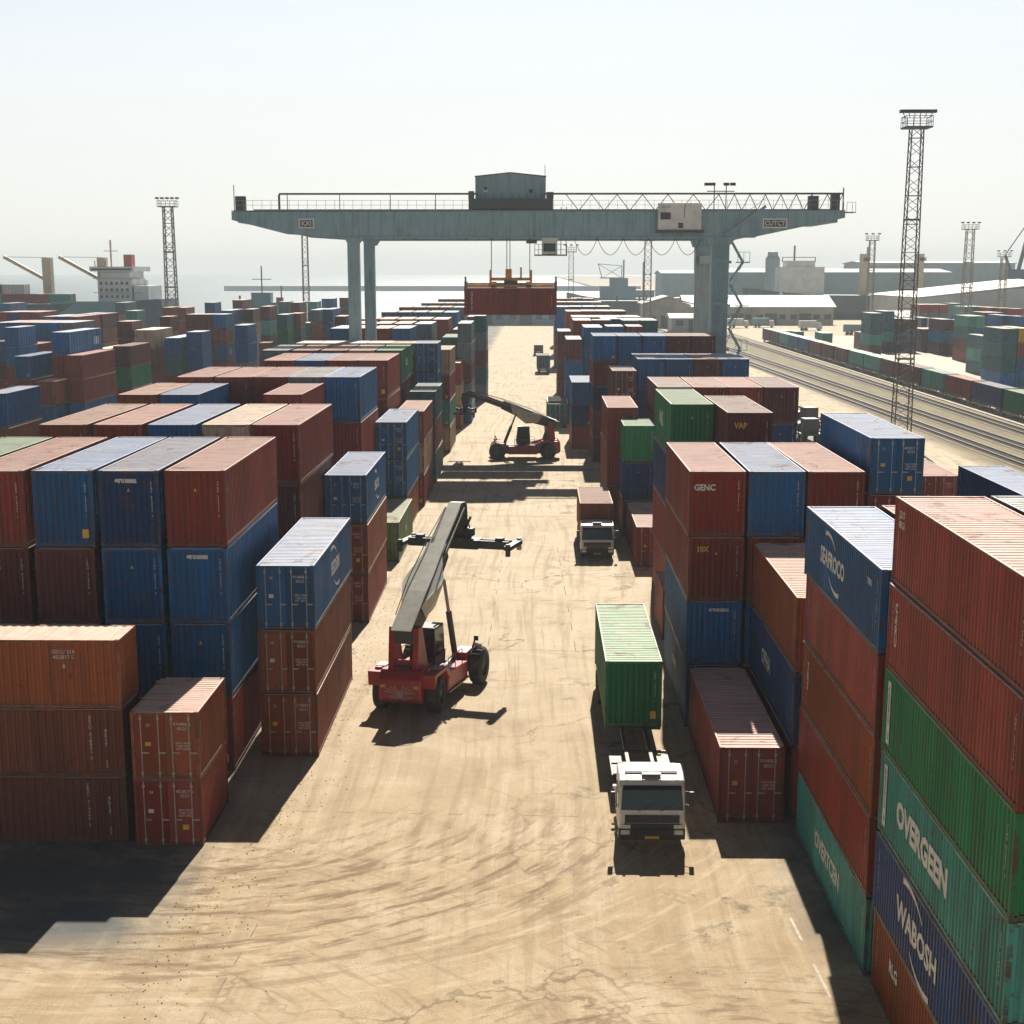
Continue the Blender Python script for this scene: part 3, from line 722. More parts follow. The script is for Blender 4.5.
S('five-high row by crane right legs, fourth from lane', 15.50, 171.50, 5, 2.72, 2.50, 11.00, [1, 0, 3, 0, 3], 'b', 1)
S('five-high row by crane right legs, fifth from lane', 18.15, 171.50, 5, 2.72, 2.50, 11.00, [1, 0, 3, 0, 0], 'b', 1)
S('slim blue lane stack left of five-high row', 5.53, 184.32, 3, 2.60, 2.44, 12.19, [3, 4, 0], 'b', 1)
S('maroon and blue lane stack beyond slim blue one', 5.28, 215.76, 4, 2.85, 2.15, 12.19, [1, 3, 3, 0], 'b', 2)
S('dark red lane stack at right of far lane', 4.86, 260.94, 4, 2.70, 2.28, 12.19, [1, 0, 1, 0], 'b', 2)
S('tall blue stack behind five-high row', 8.10, 221.42, 4, 3.20, 2.63, 12.19, [3, 3, 4, 3], 'b', 2)
S('pair beside tall blue stack beyond, nearest lane', 11.86, 237.37, 4, 3.10, 2.67, 8.93, [3, 4, 0, 3], 'b', 2)
S('pair beside tall blue stack beyond, second from lane', 14.80, 237.41, 4, 3.10, 2.36, 8.96, [0, 0, 1, 3], 'b', 2)
S('low dark pair by crane right legs, nearest lane', 21.84, 310.82, 3, 2.80, 2.53, 12.19, [7, 4, 0], 'b', 2)
S('low dark pair by crane right legs, second from lane', 24.56, 310.86, 3, 2.80, 2.52, 12.19, [7, 4, 0], 'b', 2)
S('first row beyond five-high row, nearest lane', 7.33, 246.41, 4, 3.25, 2.90, 12.19, [0, 1, 0, 3], 'b', 2)
S('first row beyond five-high row, second from lane', 10.29, 246.45, 4, 3.25, 2.80, 5.66, [1, 4, 3, 0], 'b', 2)
S('first row beyond five-high row, third from lane', 11.87, 252.26, 4, 3.25, 2.80, 10.10, [3, 0, 0, 3], 'b', 2)
S('first row beyond five-high row, fourth from lane', 14.73, 246.52, 4, 3.25, 2.70, 12.19, [7, 4, 3, 0], 'b', 2)
S('first row beyond five-high row, fifth from lane', 17.51, 246.55, 4, 3.25, 2.80, 12.19, [7, 3, 0, 0], 'b', 2)
S('second row beyond five-high row, nearest lane', 7.48, 262.47, 4, 3.25, 2.81, 12.19, [0, 1, 0, 3], 'b', 2)
S('second row beyond five-high row, second from lane', 10.31, 262.51, 4, 3.25, 2.74, 12.19, [0, 1, 3, 0], 'b', 2)
S('second row beyond five-high row, third from lane', 13.14, 262.55, 4, 3.25, 2.73, 12.19, [0, 0, 0, 3], 'b', 2)
S('second row beyond five-high row, fourth from lane', 16.02, 262.59, 4, 3.25, 2.80, 12.19, [1, 3, 0, 3], 'b', 2)
S('third row beyond five-high row, nearest lane', 7.29, 301.78, 4, 3.25, 2.90, 12.19, [0, 0, 1, 3], 'b', 2)
S('third row beyond five-high row, second from lane', 10.11, 301.81, 4, 3.25, 2.70, 12.19, [0, 1, 0, 3], 'b', 2)
S('third row beyond five-high row, third from lane', 12.91, 301.85, 4, 3.25, 2.70, 12.19, [0, 0, 3, 0], 'b', 2)
S('third row beyond five-high row, fourth from lane', 15.73, 301.89, 4, 3.25, 2.80, 12.19, [1, 0, 0, 3], 'b', 2)
S('fourth row beyond five-high row, nearest lane', 5.68, 339.87, 4, 3.25, 3.00, 12.19, [3, 3, 0, 3], 'b', 2)
S('fourth row beyond five-high row, second from lane', 8.64, 339.91, 4, 3.25, 2.82, 12.19, [4, 0, 3, 0], 'b', 2)
S('fourth row beyond five-high row, third from lane', 11.56, 339.95, 4, 3.25, 2.81, 12.19, [3, 1, 0, 0], 'b', 2)
S('fourth row beyond five-high row, fourth from lane', 14.52, 339.99, 4, 3.25, 2.90, 12.19, [7, 3, 0, 0], 'b', 2)
S('fifth row beyond five-high row, nearest lane', 6.14, 388.96, 4, 3.25, 3.00, 12.19, [0, 0, 3, 0], 'b', 2)
S('fifth row beyond five-high row, second from lane', 9.10, 389.00, 4, 3.25, 2.70, 12.19, [1, 0, 0, 3], 'b', 2)
S('fifth row beyond five-high row, third from lane', 11.88, 389.04, 4, 3.25, 2.80, 12.19, [3, 0, 3, 0], 'b', 2)
S('fifth row beyond five-high row, fourth from lane', 14.79, 389.07, 4, 3.25, 2.80, 12.19, [8, 0, 3, 0], 'b', 2)
S('sixth row beyond five-high row, nearest lane', 6.80, 438.13, 4, 3.25, 3.00, 12.19, [0, 1, 0, 3], 'b', 2)
S('sixth row beyond five-high row, second from lane', 9.86, 438.16, 4, 3.25, 2.90, 5.67, [0, 0, 3, 0], 'b', 2)
S('sixth row beyond five-high row, third from lane', 11.57, 443.98, 4, 3.25, 3.00, 12.19, [1, 0, 0, 3], 'b', 2)
S('sixth row beyond five-high row, fourth from lane', 14.62, 438.23, 4, 3.25, 2.90, 12.19, [0, 3, 0, 0], 'b', 2)
S('blue over red pile at left frame edge', -42.46, 124.21, 4, 2.75, 1.85, 8.70, [3, 2, 0, 3], 'b', 1)
S('red over blue pile near left frame edge', -55.13, 178.26, 3, 2.75, 2.36, 5.84, [2, 3, 0], 'b', 1)
S('long blue topped pile behind red over blue pile', -59.08, 182.92, 4, 2.70, 1.85, 11.74, [3, 0, 3, 0], 'b', 1)
S('pile with dotted blue doors beside long blue topped one', -59.19, 197.86, 4, 2.70, 2.06, 6.67, [3, 3, 0, 3], 'd', 1)
S('bright red pair beside dotted blue doors', -52.55, 181.38, 4, 2.75, 1.85, 14.00, [0, 0, 3, 0], 'b', 1)
S('blue topped pile above bright red pair', -54.92, 184.25, 5, 2.70, 2.09, 14.00, [3, 0, 3, 0, 3], 'b', 2)
S('tan pile left of maroon over green pile', -56.79, 208.90, 4, 2.60, 1.85, 11.63, [8, 1, 0, 3], 'b', 1)
S('maroon over green pile left of white-lettered pile', -52.89, 203.77, 4, 2.75, 2.20, 11.02, [1, 5, 0, 3], 'b', 1)
S('small red roof pile at far left', -70.72, 222.28, 4, 2.60, 2.30, 8.10, [0, 8, 0, 3], 'b', 1)
S('long mixed row under ship bow, rightmost', -68.63, 233.94, 5, 2.60, 1.91, 12.20, [9, 3, 0, 3, 0], 'b', 2)
S('long mixed row under ship bow, second from right', -70.60, 233.92, 5, 2.60, 1.91, 12.19, [3, 0, 3, 0, 0], 'b', 2)
S('long mixed row under ship bow, third from right', -72.56, 233.89, 5, 2.60, 1.91, 12.19, [3, 0, 3, 0, 0], 'b', 2)
S('long mixed row under ship bow, fourth from right', -74.55, 233.86, 5, 2.60, 1.91, 12.19, [0, 3, 0, 3, 0], 'b', 2)
S('long mixed row under ship bow, fifth from right', -76.50, 233.83, 5, 2.60, 1.92, 12.20, [4, 0, 3, 0, 0], 'b', 2)
S('long mixed row under ship bow, sixth from right', -78.55, 233.80, 5, 2.60, 1.91, 12.19, [3, 0, 0, 3, 0], 'b', 2)
S('blue pile over maroon cut by left frame edge', -74.53, 221.88, 4, 2.70, 2.21, 9.71, [3, 1, 0, 3], 'b', 1)
S('blue pile second from left frame edge', -80.88, 245.54, 4, 2.70, 2.35, 10.31, [3, 3, 0, 3], 'b', 2)
S('blue pile third from left frame edge', -70.36, 214.21, 5, 2.60, 1.96, 7.92, [3, 3, 0, 3, 0], 'b', 2)
S('brown ended row below ship deck, end one', -76.93, 280.43, 5, 2.60, 1.96, 11.24, [1, 2, 2, 0, 0], 'b', 2)
S('brown ended row below ship deck, second from brown end', -79.05, 280.40, 5, 2.60, 1.96, 11.24, [3, 0, 0, 3, 0], 'b', 2)
S('brown ended row below ship deck, third from brown end', -76.75, 264.71, 5, 2.60, 1.85, 14.00, [0, 3, 0, 3, 0], 'b', 2)
S('brown ended row below ship deck, fourth from brown end', -78.87, 264.68, 5, 2.60, 1.85, 14.00, [3, 1, 0, 3, 0], 'b', 2)
S('brown ended row below ship deck, fifth from brown end', -80.75, 264.65, 5, 2.60, 1.85, 14.00, [9, 0, 0, 3, 0], 'b', 2)
S('red roofed row near ship hull, rightmost', -92.13, 294.19, 5, 2.60, 1.85, 11.40, [0, 3, 0, 3, 0], 'b', 2)
S('red roofed row near ship hull, second from right', -94.01, 294.17, 5, 2.60, 1.85, 11.40, [0, 3, 0, 0, 0], 'b', 2)
S('red roofed row near ship hull, third from right', -95.92, 294.14, 5, 2.60, 1.85, 11.40, [4, 3, 0, 3, 0], 'b', 2)
S('red roofed row near ship hull, fourth from right', -97.81, 294.12, 5, 2.60, 1.85, 11.39, [2, 0, 0, 3, 0], 'b', 2)
S('farthest blue and tan pile at left frame edge', -115.58, 348.84, 5, 2.70, 2.16, 11.38, [3, 2, 0, 3, 0], 'b', 2)
S('dark maroon pile above maroon over green pile', -61.67, 240.00, 5, 2.60, 2.29, 6.27, [1, 2, 1, 0, 3], 'b', 2)
S('tall brown pile left of white-lettered pile', -58.33, 238.41, 4, 2.95, 3.00, 12.01, [8, 2, 0, 7], 'b', 2)
S('white-lettered pile left of left block', -53.34, 234.14, 4, 2.70, 2.27, 14.00, [3, 7, 0, 3], 'b', 2)
S('blue pile behind white-lettered pile', -50.38, 235.87, 4, 2.90, 2.34, 6.66, [3, 3, 0, 0], 'b', 2)
S('small red pile right of white-lettered pile', -55.86, 265.20, 3, 2.60, 1.85, 5.85, [2, 0, 0], 'b', 1)
S('banded blue and red row, at its right end', -55.05, 279.08, 5, 2.60, 2.37, 6.76, [3, 0, 3, 0, 0], 'b', 2)
S('banded blue and red row, middle of three', -57.48, 279.05, 5, 2.60, 2.26, 6.76, [1, 0, 3, 0, 0], 'b', 2)
S('banded blue and red row, left of three', -59.83, 279.02, 5, 2.60, 2.27, 6.75, [1, 1, 0, 3, 0], 'b', 2)
S('tall blue pile with door fronts right of banded row', -41.06, 223.26, 5, 2.60, 1.85, 7.09, [3, 3, 9, 9, 3], 'd', 2)
S('red pile in front of left lattice mast', -61.42, 265.67, 5, 2.60, 1.85, 5.50, [1, 2, 0, 3, 0], 'b', 2)
S('teal pile left of lattice mast foot', -76.71, 303.87, 5, 2.60, 2.05, 7.00, [6, 0, 6, 3, 0], 'b', 2)
S('brown row end at lattice mast foot', -92.68, 357.65, 5, 2.70, 2.27, 10.42, [9, 8, 7, 2, 0], 'b', 2)
S('pale red pile under lattice mast', -76.53, 332.72, 5, 2.60, 1.98, 8.38, [2, 0, 2, 0, 3], 'b', 2)
S('pale red pile just right of lattice mast', -72.93, 330.45, 5, 2.60, 1.85, 8.27, [2, 0, 2, 3, 0], 'b', 2)
S('blue and brown pile left of tug mast', -72.69, 357.93, 5, 2.70, 2.27, 7.40, [3, 8, 3, 0, 3], 'b', 2)
S('maroon pile right of tug mast base', -71.93, 387.72, 5, 2.70, 2.46, 14.00, [1, 2, 0, 8, 3], 'b', 2)
S('teal and brown pile left of tall red pile', -56.62, 316.34, 5, 2.60, 1.85, 8.68, [1, 2, 9, 3, 0], 'b', 2)
S('teal and red pile behind banded row', -59.06, 306.09, 5, 2.60, 1.85, 14.00, [3, 6, 0, 3, 0], 'b', 2)
S('tall red pile with a teal base band', -51.72, 306.77, 5, 2.75, 1.85, 9.09, [1, 6, 1, 0, 3], 'b', 2)
S('small pink topped pile next to blue door fronts', -48.55, 285.68, 3, 2.60, 1.85, 5.50, [2, 0, 3], 'b', 1)
S('green banded pile left of crane legs', -43.87, 277.61, 5, 2.60, 1.85, 8.25, [7, 5, 9, 0, 3], 'b', 2)
S('pale maroon pile right of green banded pile', -42.80, 286.01, 5, 2.60, 1.85, 6.18, [2, 9, 9, 0, 3], 'b', 2)
S('small teal pile right of green banded pile', -44.66, 314.51, 4, 2.60, 1.85, 6.31, [6, 6, 0, 3], 'b', 2)
S('maroon and pink pile below thin lamp mast', -55.48, 371.19, 5, 2.65, 2.35, 10.81, [1, 2, 0, 3, 0], 'b', 2)
S('grey green pile left of thin lamp mast', -59.55, 378.78, 5, 2.65, 2.25, 9.62, [6, 9, 0, 3, 0], 'b', 2)
S('long roofed maroon pile left of crane legs', -42.78, 311.35, 5, 2.60, 1.85, 14.00, [9, 2, 0, 1, 3], 'b', 2)
S('blue fronted pile left of crane legs', -40.87, 316.57, 5, 2.60, 1.85, 14.00, [3, 3, 0, 1, 3], 'b', 2)
S('blue pile sticking up on skyline left of crane legs', -52.94, 409.46, 5, 2.70, 3.00, 7.73, [3, 9, 0, 3, 0], 'b', 2)
S('maroon pile sticking up beside crane legs', -50.00, 421.16, 5, 2.70, 2.66, 8.16, [1, 1, 0, 3, 0], 'b', 2)
S('small pink sided pile touching crane legs', -32.52, 267.59, 5, 2.60, 1.85, 7.77, [1, 2, 0, 3, 0], 'b', 2)
S('teal pile right of thin lamp mast', -54.94, 395.38, 5, 2.60, 2.34, 8.41, [6, 7, 0, 3, 0], 'b', 2)
S('teal door-ended pile, right yard, left column', 89.72, 317.25, 3, 2.60, 2.07, 12.19, [7, 6, 7], 'd', 2)
S('teal pile beside right yard door ends', 89.21, 307.77, 3, 2.60, 2.11, 9.33, [7, 7, 3], 'b', 2)
S('tall teal pile behind right yard door ends', 84.19, 284.79, 4, 2.60, 2.65, 12.19, [7, 7, 7, 3], 'b', 2)
S('yellow topped pile at right frame edge', 87.52, 287.33, 4, 2.60, 2.14, 12.19, [11, 0, 3, 3], 'b', 2)
S('bright blue banded pile in right yard, left column', 101.65, 396.92, 3, 2.90, 3.00, 12.19, [1, 10, 1], 'b', 2)
S('bright blue banded pile in right yard, right column', 103.71, 390.92, 3, 2.90, 2.92, 5.85, [1, 10, 1], 'b', 2)
S('low maroon pile behind tall mast, left column', 100.41, 411.90, 2, 2.90, 2.44, 12.19, [1, 1], 'b', 2)
S('low maroon pile behind tall mast, right column', 103.10, 411.93, 2, 2.90, 2.44, 12.19, [1, 9], 'b', 2)
S('navy pile behind low maroon pair', 104.46, 429.78, 3, 2.70, 2.39, 12.19, [4, 0, 3], 'b', 2)
S('pale pile behind low maroon pair', 106.06, 423.86, 3, 2.70, 2.76, 5.77, [12, 1, 3], 'b', 2)
S('maroon over blue pile behind mast, left column', 92.91, 413.37, 3, 2.80, 3.00, 12.19, [1, 10, 3], 'b', 2)
S('maroon over blue pile behind mast, right column', 95.89, 409.11, 3, 2.80, 2.80, 12.19, [1, 3, 7], 'b', 2)
S('big teal pile left of tall mast, left column', 82.74, 389.47, 4, 2.60, 2.90, 11.25, [7, 7, 6, 1], 'b', 2)
S('big teal pile left of tall mast, right column', 89.89, 408.95, 4, 2.60, 2.86, 12.19, [7, 7, 6, 1], 'b', 2)
S('maroon pile above teal yard piles, left column', 111.27, 394.55, 4, 2.60, 2.20, 12.19, [1, 1, 0, 3], 'b', 2)
S('maroon pile above teal yard piles, right column', 113.72, 394.59, 4, 2.60, 2.21, 12.19, [1, 1, 0, 3], 'b', 2)
S('blue pile at right edge, left column', 108.39, 370.03, 4, 2.60, 2.06, 12.19, [3, 0, 3, 0], 'b', 2)
S('blue pile at right edge, right column', 109.56, 364.00, 4, 2.60, 2.26, 5.88, [3, 3, 0, 0], 'b', 2)
S('teal over maroon pile right of bright blue band', 98.89, 363.85, 4, 2.60, 1.92, 12.19, [6, 7, 1, 0], 'b', 2)
S('second teal over maroon pile of right yard', 100.81, 363.88, 4, 2.60, 1.85, 12.19, [6, 3, 1, 0], 'b', 2)
S('lone low red spot in right yard', 114.43, 415.97, 1, 2.60, 3.00, 12.19, [0], 'b', 2)
S('far red row in right yard, first column', 117.91, 488.16, 4, 2.60, 2.73, 12.19, [0, 9, 0, 3], 'b', 2)
S('far red row in right yard, second column', 120.94, 488.21, 4, 2.60, 2.73, 12.19, [0, 9, 0, 3], 'b', 2)
S('far red row in right yard, third column', 123.97, 488.25, 4, 2.60, 2.72, 12.19, [2, 9, 0, 3], 'b', 2)
S('far teal row in right yard, first column', 131.96, 503.26, 4, 2.60, 3.00, 12.19, [7, 3, 0, 3], 'b', 2)
S('far teal row in right yard, second column', 123.91, 460.95, 4, 2.60, 2.57, 12.19, [6, 3, 0, 3], 'b', 2)
S('far teal row in right yard, third column', 126.91, 460.99, 4, 2.60, 2.86, 12.19, [6, 3, 0, 3], 'b', 2)
S('far red edge row in right yard, first column', 127.77, 448.47, 4, 2.60, 3.00, 12.19, [0, 1, 0, 3], 'b', 2)
S('far red edge row in right yard, second column', 129.35, 442.47, 4, 2.60, 3.00, 5.85, [0, 1, 0, 3], 'b', 2)
S('far red edge row in right yard, third column', 130.89, 436.64, 4, 2.60, 2.98, 5.68, [0, 1, 0, 3], 'b', 2)
S('maroon pile left of right yard mast', 83.16, 400.87, 2, 2.60, 2.00, 12.19, [1, 1], 'b', 2)
S('green row by low warehouse, left', 74.39, 473.89, 1, 3.00, 2.95, 12.19, [7], 'b', 2)
S('green row by low warehouse, middle', 77.39, 470.02, 1, 3.00, 2.83, 12.19, [5], 'b', 2)
S('green row by low warehouse, right', 83.62, 458.72, 1, 3.00, 3.00, 12.19, [6], 'b', 2)
KEEP = None
KEEP = {0: 3, 1: 7, 2: 7, 3: 1, 4: 7, 5: 7, 6: 7, 7: 15, 8: 7, 9: 1, 13: 31, 14: 15, 15: 15, 16: 7, 17: 3, 18: 3, 19: 1, 20: 3, 21: 1, 22: 1, 23: 1, 24: 1, 25: 1, 26: 1, 27: 1, 28: 3, 29: 1, 30: 1, 31: 1, 32: 1, 33: 3, 34: 1, 35: 1, 36: 1, 37: 3, 38: 1, 39: 1, 40: 1, 41: 1, 42: 3, 43: 1, 48: 1, 49: 1, 51: 1, 52: 1, 56: 1, 61: 1, 66: 1, 78: 63, 79: 1, 80: 31, 81: 1, 82: 1, 83: 7, 84: 15, 85: 7, 86: 1, 87: 3, 88: 1, 89: 1, 90: 1, 91: 15, 92: 1, 93: 1, 94: 7, 95: 7, 96: 1, 97: 1, 98: 1, 99: 3, 100: 1, 101: 3, 102: 1, 103: 1, 104: 1, 105: 31, 106: 1, 107: 1, 108: 1, 109: 1, 110: 7, 111: 7, 112: 15, 113: 3, 114: 1, 115: 1, 118: 1, 121: 1, 122: 1, 127: 1, 131: 3, 143: 3, 144: 3, 145: 3, 147: 7, 148: 3, 150: 3, 151: 1, 152: 1, 153: 1, 154: 1, 157: 1, 158: 3, 160: 7, 161: 3, 163: 1, 166: 1, 168: 1, 169: 1, 170: 1, 171: 1, 172: 7, 173: 3, 174: 3, 176: 15, 177: 1, 178: 1, 179: 7, 180: 1, 181: 1, 182: 1, 183: 1, 184: 3, 185: 1, 186: 1, 187: 1, 188: 1, 189: 7, 190: 1, 191: 3, 192: 3, 194: 1, 195: 1, 196: 3, 197: 3, 198: 1, 200: 1, 201: 1, 202: 7, 204: 15, 205: 15, 206: 7, 213: 1, 214: 15, 215: 15, 218: 1, 219: 1, 220: 15, 231: 1, 235: 1}
TW = {0: 'on top', 1: 'second down', 2: 'third down', 3: 'fourth down', 4: 'fifth down'}
BUILT = {}
bulk = []
def attr_mesh(b, cl, name, label):
    me = b.mesh(name, [M['paint_attr'], M['roof_attr']])
    ca = me.color_attributes.new('shade', 'FLOAT_COLOR', 'CORNER')
    for p_ in me.polygons:
        for li in p_.loop_indices: ca.data[li].color = (*cl[p_.index], 1)
    o = put(name, me); o['kind'] = 'stuff'; o['label'] = label; return o
for si, (where, X, Y, n, h, w, L, cols, t, lod) in enumerate(STACKS):
    for k in range(n):
        key = (si, k)
        z = (n - 1 - k) * h
        if KEEP is not None and not (KEEP.get(si, 0) >> k & 1):
            bulk.append((X, Y, z, w, h, L, cols[k])); continue
        tier = '' if n == 1 else (' at the bottom' if k == n - 1 else ' ' + TW[k])
        lab = CNAME[cols[k]] + ' container' + tier + ', ' + where
        jx = 0 if lod == 2 else rnd.uniform(-.03, .03)
        BUILT[key] = container(X + jx, Y + rnd.uniform(-.07, .07), z, w, h - .03, L, cols[k], t, lod, lab)
        
if bulk:
    b = MB(); cols_ = []
    for (X, Y, z, w, h, L, c) in bulk:
        n0 = len(b.f)
        b.cur = 0; b.box(X - w / 2, X + w / 2, Y, Y + L, z, z + h - .05)
        b.cur = 1; b.box(X - w / 2 + .03, X + w / 2 - .03, Y + .03, Y + L - .03, z + h - .05, z + h - .02)
        cols_ += [COL[c]] * (len(b.f) - n0)
    attr_mesh(b, cols_, 'container_stacks', 'mass of further containers filling the stacks behind and beneath')

# lettering that single containers carry: (stack name start, tier from top, text, size, face, y, z, colour, arcs)
def logo(start, tier, s, size, face, pos, m='white', bold=.02, vertical=False, arcs=False, stretch=1., frame=False):
    for si, st in enumerate(STACKS):
        if st[0].startswith(start) and (si, tier) in BUILT:
            r = BUILT[(si, tier)]
            sx = {'left': -W2 + .009, 'right': W2 - .009, 'front': pos[0]}[face]
            loc = (sx, pos[0], pos[1]) if face != 'front' else (pos[0], .010, pos[1])
            write(s, size, face, loc, r, m, 'logo', bold, vertical, stretch)
            if arcs:
                for sg in (1, -1):
                    bb = MB(); pts = []
                    for i in range(9):
                        a = R(35 + i * 9); pts.append((sg * (size * 1.9 * math.cos(a) * 1.0 - size * 1.0), sg * size * (1.15 * math.sin(a) + .02)))
                    vs = []
                    for i, (u, v) in enumerate(pts):
                        q = .03 + .07 * i / 8 * size
                        for dv in (-q, q): vs.append((u, v + dv, 0))
                    bb.add(vs, [(2 * i, 2 * i + 1, 2 * i + 3, 2 * i + 2) for i in range(len(pts) - 1)])
                    o = bb.build('logo', M[m], r); o.matrix_local = Matrix.Translation(loc) @ FACE[face].to_4x4()
            return

logo('six-high', 1, 'CARU', .42, 'left', (11.2, 1.5), bold=.01, vertical=True)
logo('six-high', 0, '2217\n45G1', .30, 'left', (11.3, 2.0), bold=.008, vertical=False)
logo('six-high', 3, 'OVERGEEN', 1.05, 'left', (7.4, 1.35), bold=.05)
logo('six-high', 4, 'WABOSH', .98, 'left', (7.3, 1.3), bold=.035, arcs=True)
logo('six-high', 5, 'RLG', .55, 'left', (9.6, 1.7), bold=.02)
logo('five-high stack with a blue logo', 0, 'SEAFROCO', .80, 'left', (7.2, 1.35), bold=.035, arcs=True)
logo('five-high stack with a blue logo', 0, '7001', .30, 'left', (1.5, 1.9), bold=.01)
logo('five-high stack with a blue logo', 2, 'TRS', .45, 'left', (11.0, 1.5), vertical=True)
logo('five-high stack with a blue logo', 4, 'OVERTCEN', .85, 'left', (6.2, 1.35), bold=.035)
logo('four-high row right of lane, nearest', 0, 'GENC', .34, 'front', (-.55, 1.95), bold=.012)
logo('four-high row right of lane, nearest', 1, '10X', .30, 'front', (-.60, 2.1), 'yellow', bold=.012)
logo('four-high row right of lane, nearest', 2, 'CRU 914406 2', .14, 'front', (.2, 2.25))
logo('four-high row right of lane, nearest', 3, 'COSMARE', .42, 'left', (6.2, 1.4), bold=.012)
logo('pink-roofed stack right of single', 1, 'CPFHA', .80, 'left', (7.5, 1.35), bold=.03)
logo('left block front row, second', 0, 'GESU 318842', .15, 'front', (-.1, 2.25))
logo('left block front row, nearest', 1, 'GESU 550173', .15, 'front', (0, 2.3))
logo('three-high stack with a logo', 0, 'SEIDSIM', .80, 'right', (6.5, 1.4), bold=.03, arcs=True)
logo('three-high lane stack left of near', 0, 'SEACOS', .70, 'right', (6.2, 1.4), bold=.03, arcs=True)
logo('low green spot', 0, 'CRA', .5, 'right', (6, 1.4), bold=.02)
logo('left block sixth row, nearest', 0, 'CHINL', .8, 'right', (6.0, 1.4), bold=.04)
logo('second row right of lane, nearest', 0, 'WAGL', .95, 'left', (7.0, 1.4), bold=.04)
logo('second row right of lane, second', 0, 'VAP', .38, 'front', (-.5, 2.0), 'yellow', bold=.01)
logo('three-high stack with a green top', 0, 'CNAL', .7, 'left', (8.0, 1.7), bold=.03)
logo('three-high stack with a green top', 1, 'CTYD', 1.0, 'left', (8.0, 1.3), bold=.03)
logo('white-lettered', 0, 'Cai', 1.4, 'right', (5.5, 1.2), bold=.08)
logo('white-lettered', 1, 'CAI', 1.4, 'right', (5.5, 1.2), bold=.08)
logo('banded blue and red row, at', 2, 'CB', 1.3, 'right', (3, 1.2), bold=.07)
logo('blue topped pile above', 0, 'HIH', 1.1, 'right', (10, 1.2), bold=.07)

for tier in (2, 3):
    for si, st in enumerate(STACKS):
        if st[0].startswith('six-high') and (si, tier) in BUILT:
            pl = MB().box(-W2 + .006, -W2 + .014, 11.35, 11.68, .35, 2.3).build('code_plate', M['white'], BUILT[(si, tier)])
            write('402817 5' if tier == 2 else '883012 4', .26, 'left', (-W2 + .003, 11.515, 1.32), BUILT[(si, tier)], 'seal', 'code_lettering', vertical=True, bold=.008)
for start, tier, x0, z0 in (('left block front row, nearest', 0, .62, .5), ('four-high row right of lane, nearest', 0, .62, .35)): pass
for si, st in enumerate(STACKS):
    if st[0].startswith('low green spot') and (si, 0) in BUILT:
        BUILT[(si, 0)]['label'] = 'dull olive green container, low spot by lane left of near boom tip'
        for o_ in BUILT[(si, 0)].children: o_.color = (.085, .150, .065, 1)
# the crosswise pile in the left foreground: long sides towards the lane
CROSS = [('O', 'orange rust container with dark scrapes and a pale roof, topmost of the crosswise pile'), ('O', 'brown container with small white codes, middle of the crosswise pile at left'),
         ('R', 'dark brown container at the bottom of the crosswise pile at left')]
for k, (c, lab) in enumerate(CROSS):
    z = (2 - k) * 2.54
    r = container(-14.78, 54.1, z, 2.44, 2.53, 12.19, c, 'b', 0, lab, deco=False)
    r.rotation_euler.z = R(90); r.location = (-14.72, 55.4, z)
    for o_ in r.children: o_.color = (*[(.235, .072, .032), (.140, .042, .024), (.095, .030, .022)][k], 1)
    if k == 0:
        write('GESU 318\n402817 5', .20, 'left', (-W2 + .009, 2.0, 2.05), r)
        write('8', .22, 'left', (-W2 + .009, 2.0, 1.6), r)
    else:
        write(CODES[k], .16, 'left', (-W2 + .009, 1.0 + .2 * k, 1.5), r, vertical=True)
        write('4517', .22, 'left', (-W2 + .009, .65, 1.5), r, vertical=True)
        write('22', .2, 'left', (-W2 + .009, .65, .5), r, 'yellow', vertical=True)

# ------------------------------------------------------------------ trucks
def wheel_mesh(rad, wid, n=22):
    b = MB(); b.smooth = True; h = wid / 2
    b.lathe([(rad * .58, -h), (rad * .94, -h), (rad, -h * .75), (rad, h * .75), (rad * .94, h), (rad * .58, h)], (0, 0, 0), 'x', n)
    b.smooth = False
    for i in range(n):      # tread lugs
        a = 2 * math.pi * i / n; c, s_ = math.cos(a), math.sin(a)
        b.bar((-h * .8, c * rad * 1.005, s_ * rad * 1.005), (h * .8, c * rad * 1.005, s_ * rad * 1.005), .035, .05)
    return b
def rim_mesh(rad, wid):
    b = MB(); h = wid / 2
    b.lathe([(rad * .6, -h * .9), (rad * .5, -h * .5), (rad * .25, -h * .45), (rad * .2, -h * .8), (.001, -h * .8)], (0, 0, 0), 'x', 14)
    b.lathe([(.001, h * .8), (rad * .2, h * .8), (rad * .25, h * .45), (rad * .5, h * .5), (rad * .6, h * .9)], (0, 0, 0), 'x', 14)
    return b
_wh = {}
def add_wheel(parent, x, y, rad, wid, m='rod', rz=0):
    k = (rad, wid, m)
    if k not in _wh: _wh[k] = (wheel_mesh(rad, wid).mesh('tyre', M['rubber']), rim_mesh(rad, wid).mesh('rim', M[m]))
    e = put('wheel', _wh[k][0], parent, (x, y, rad)); e.name = 'wheel'; e.rotation_euler.z = rz
    put('rim', _wh[k][1], e)
    return e

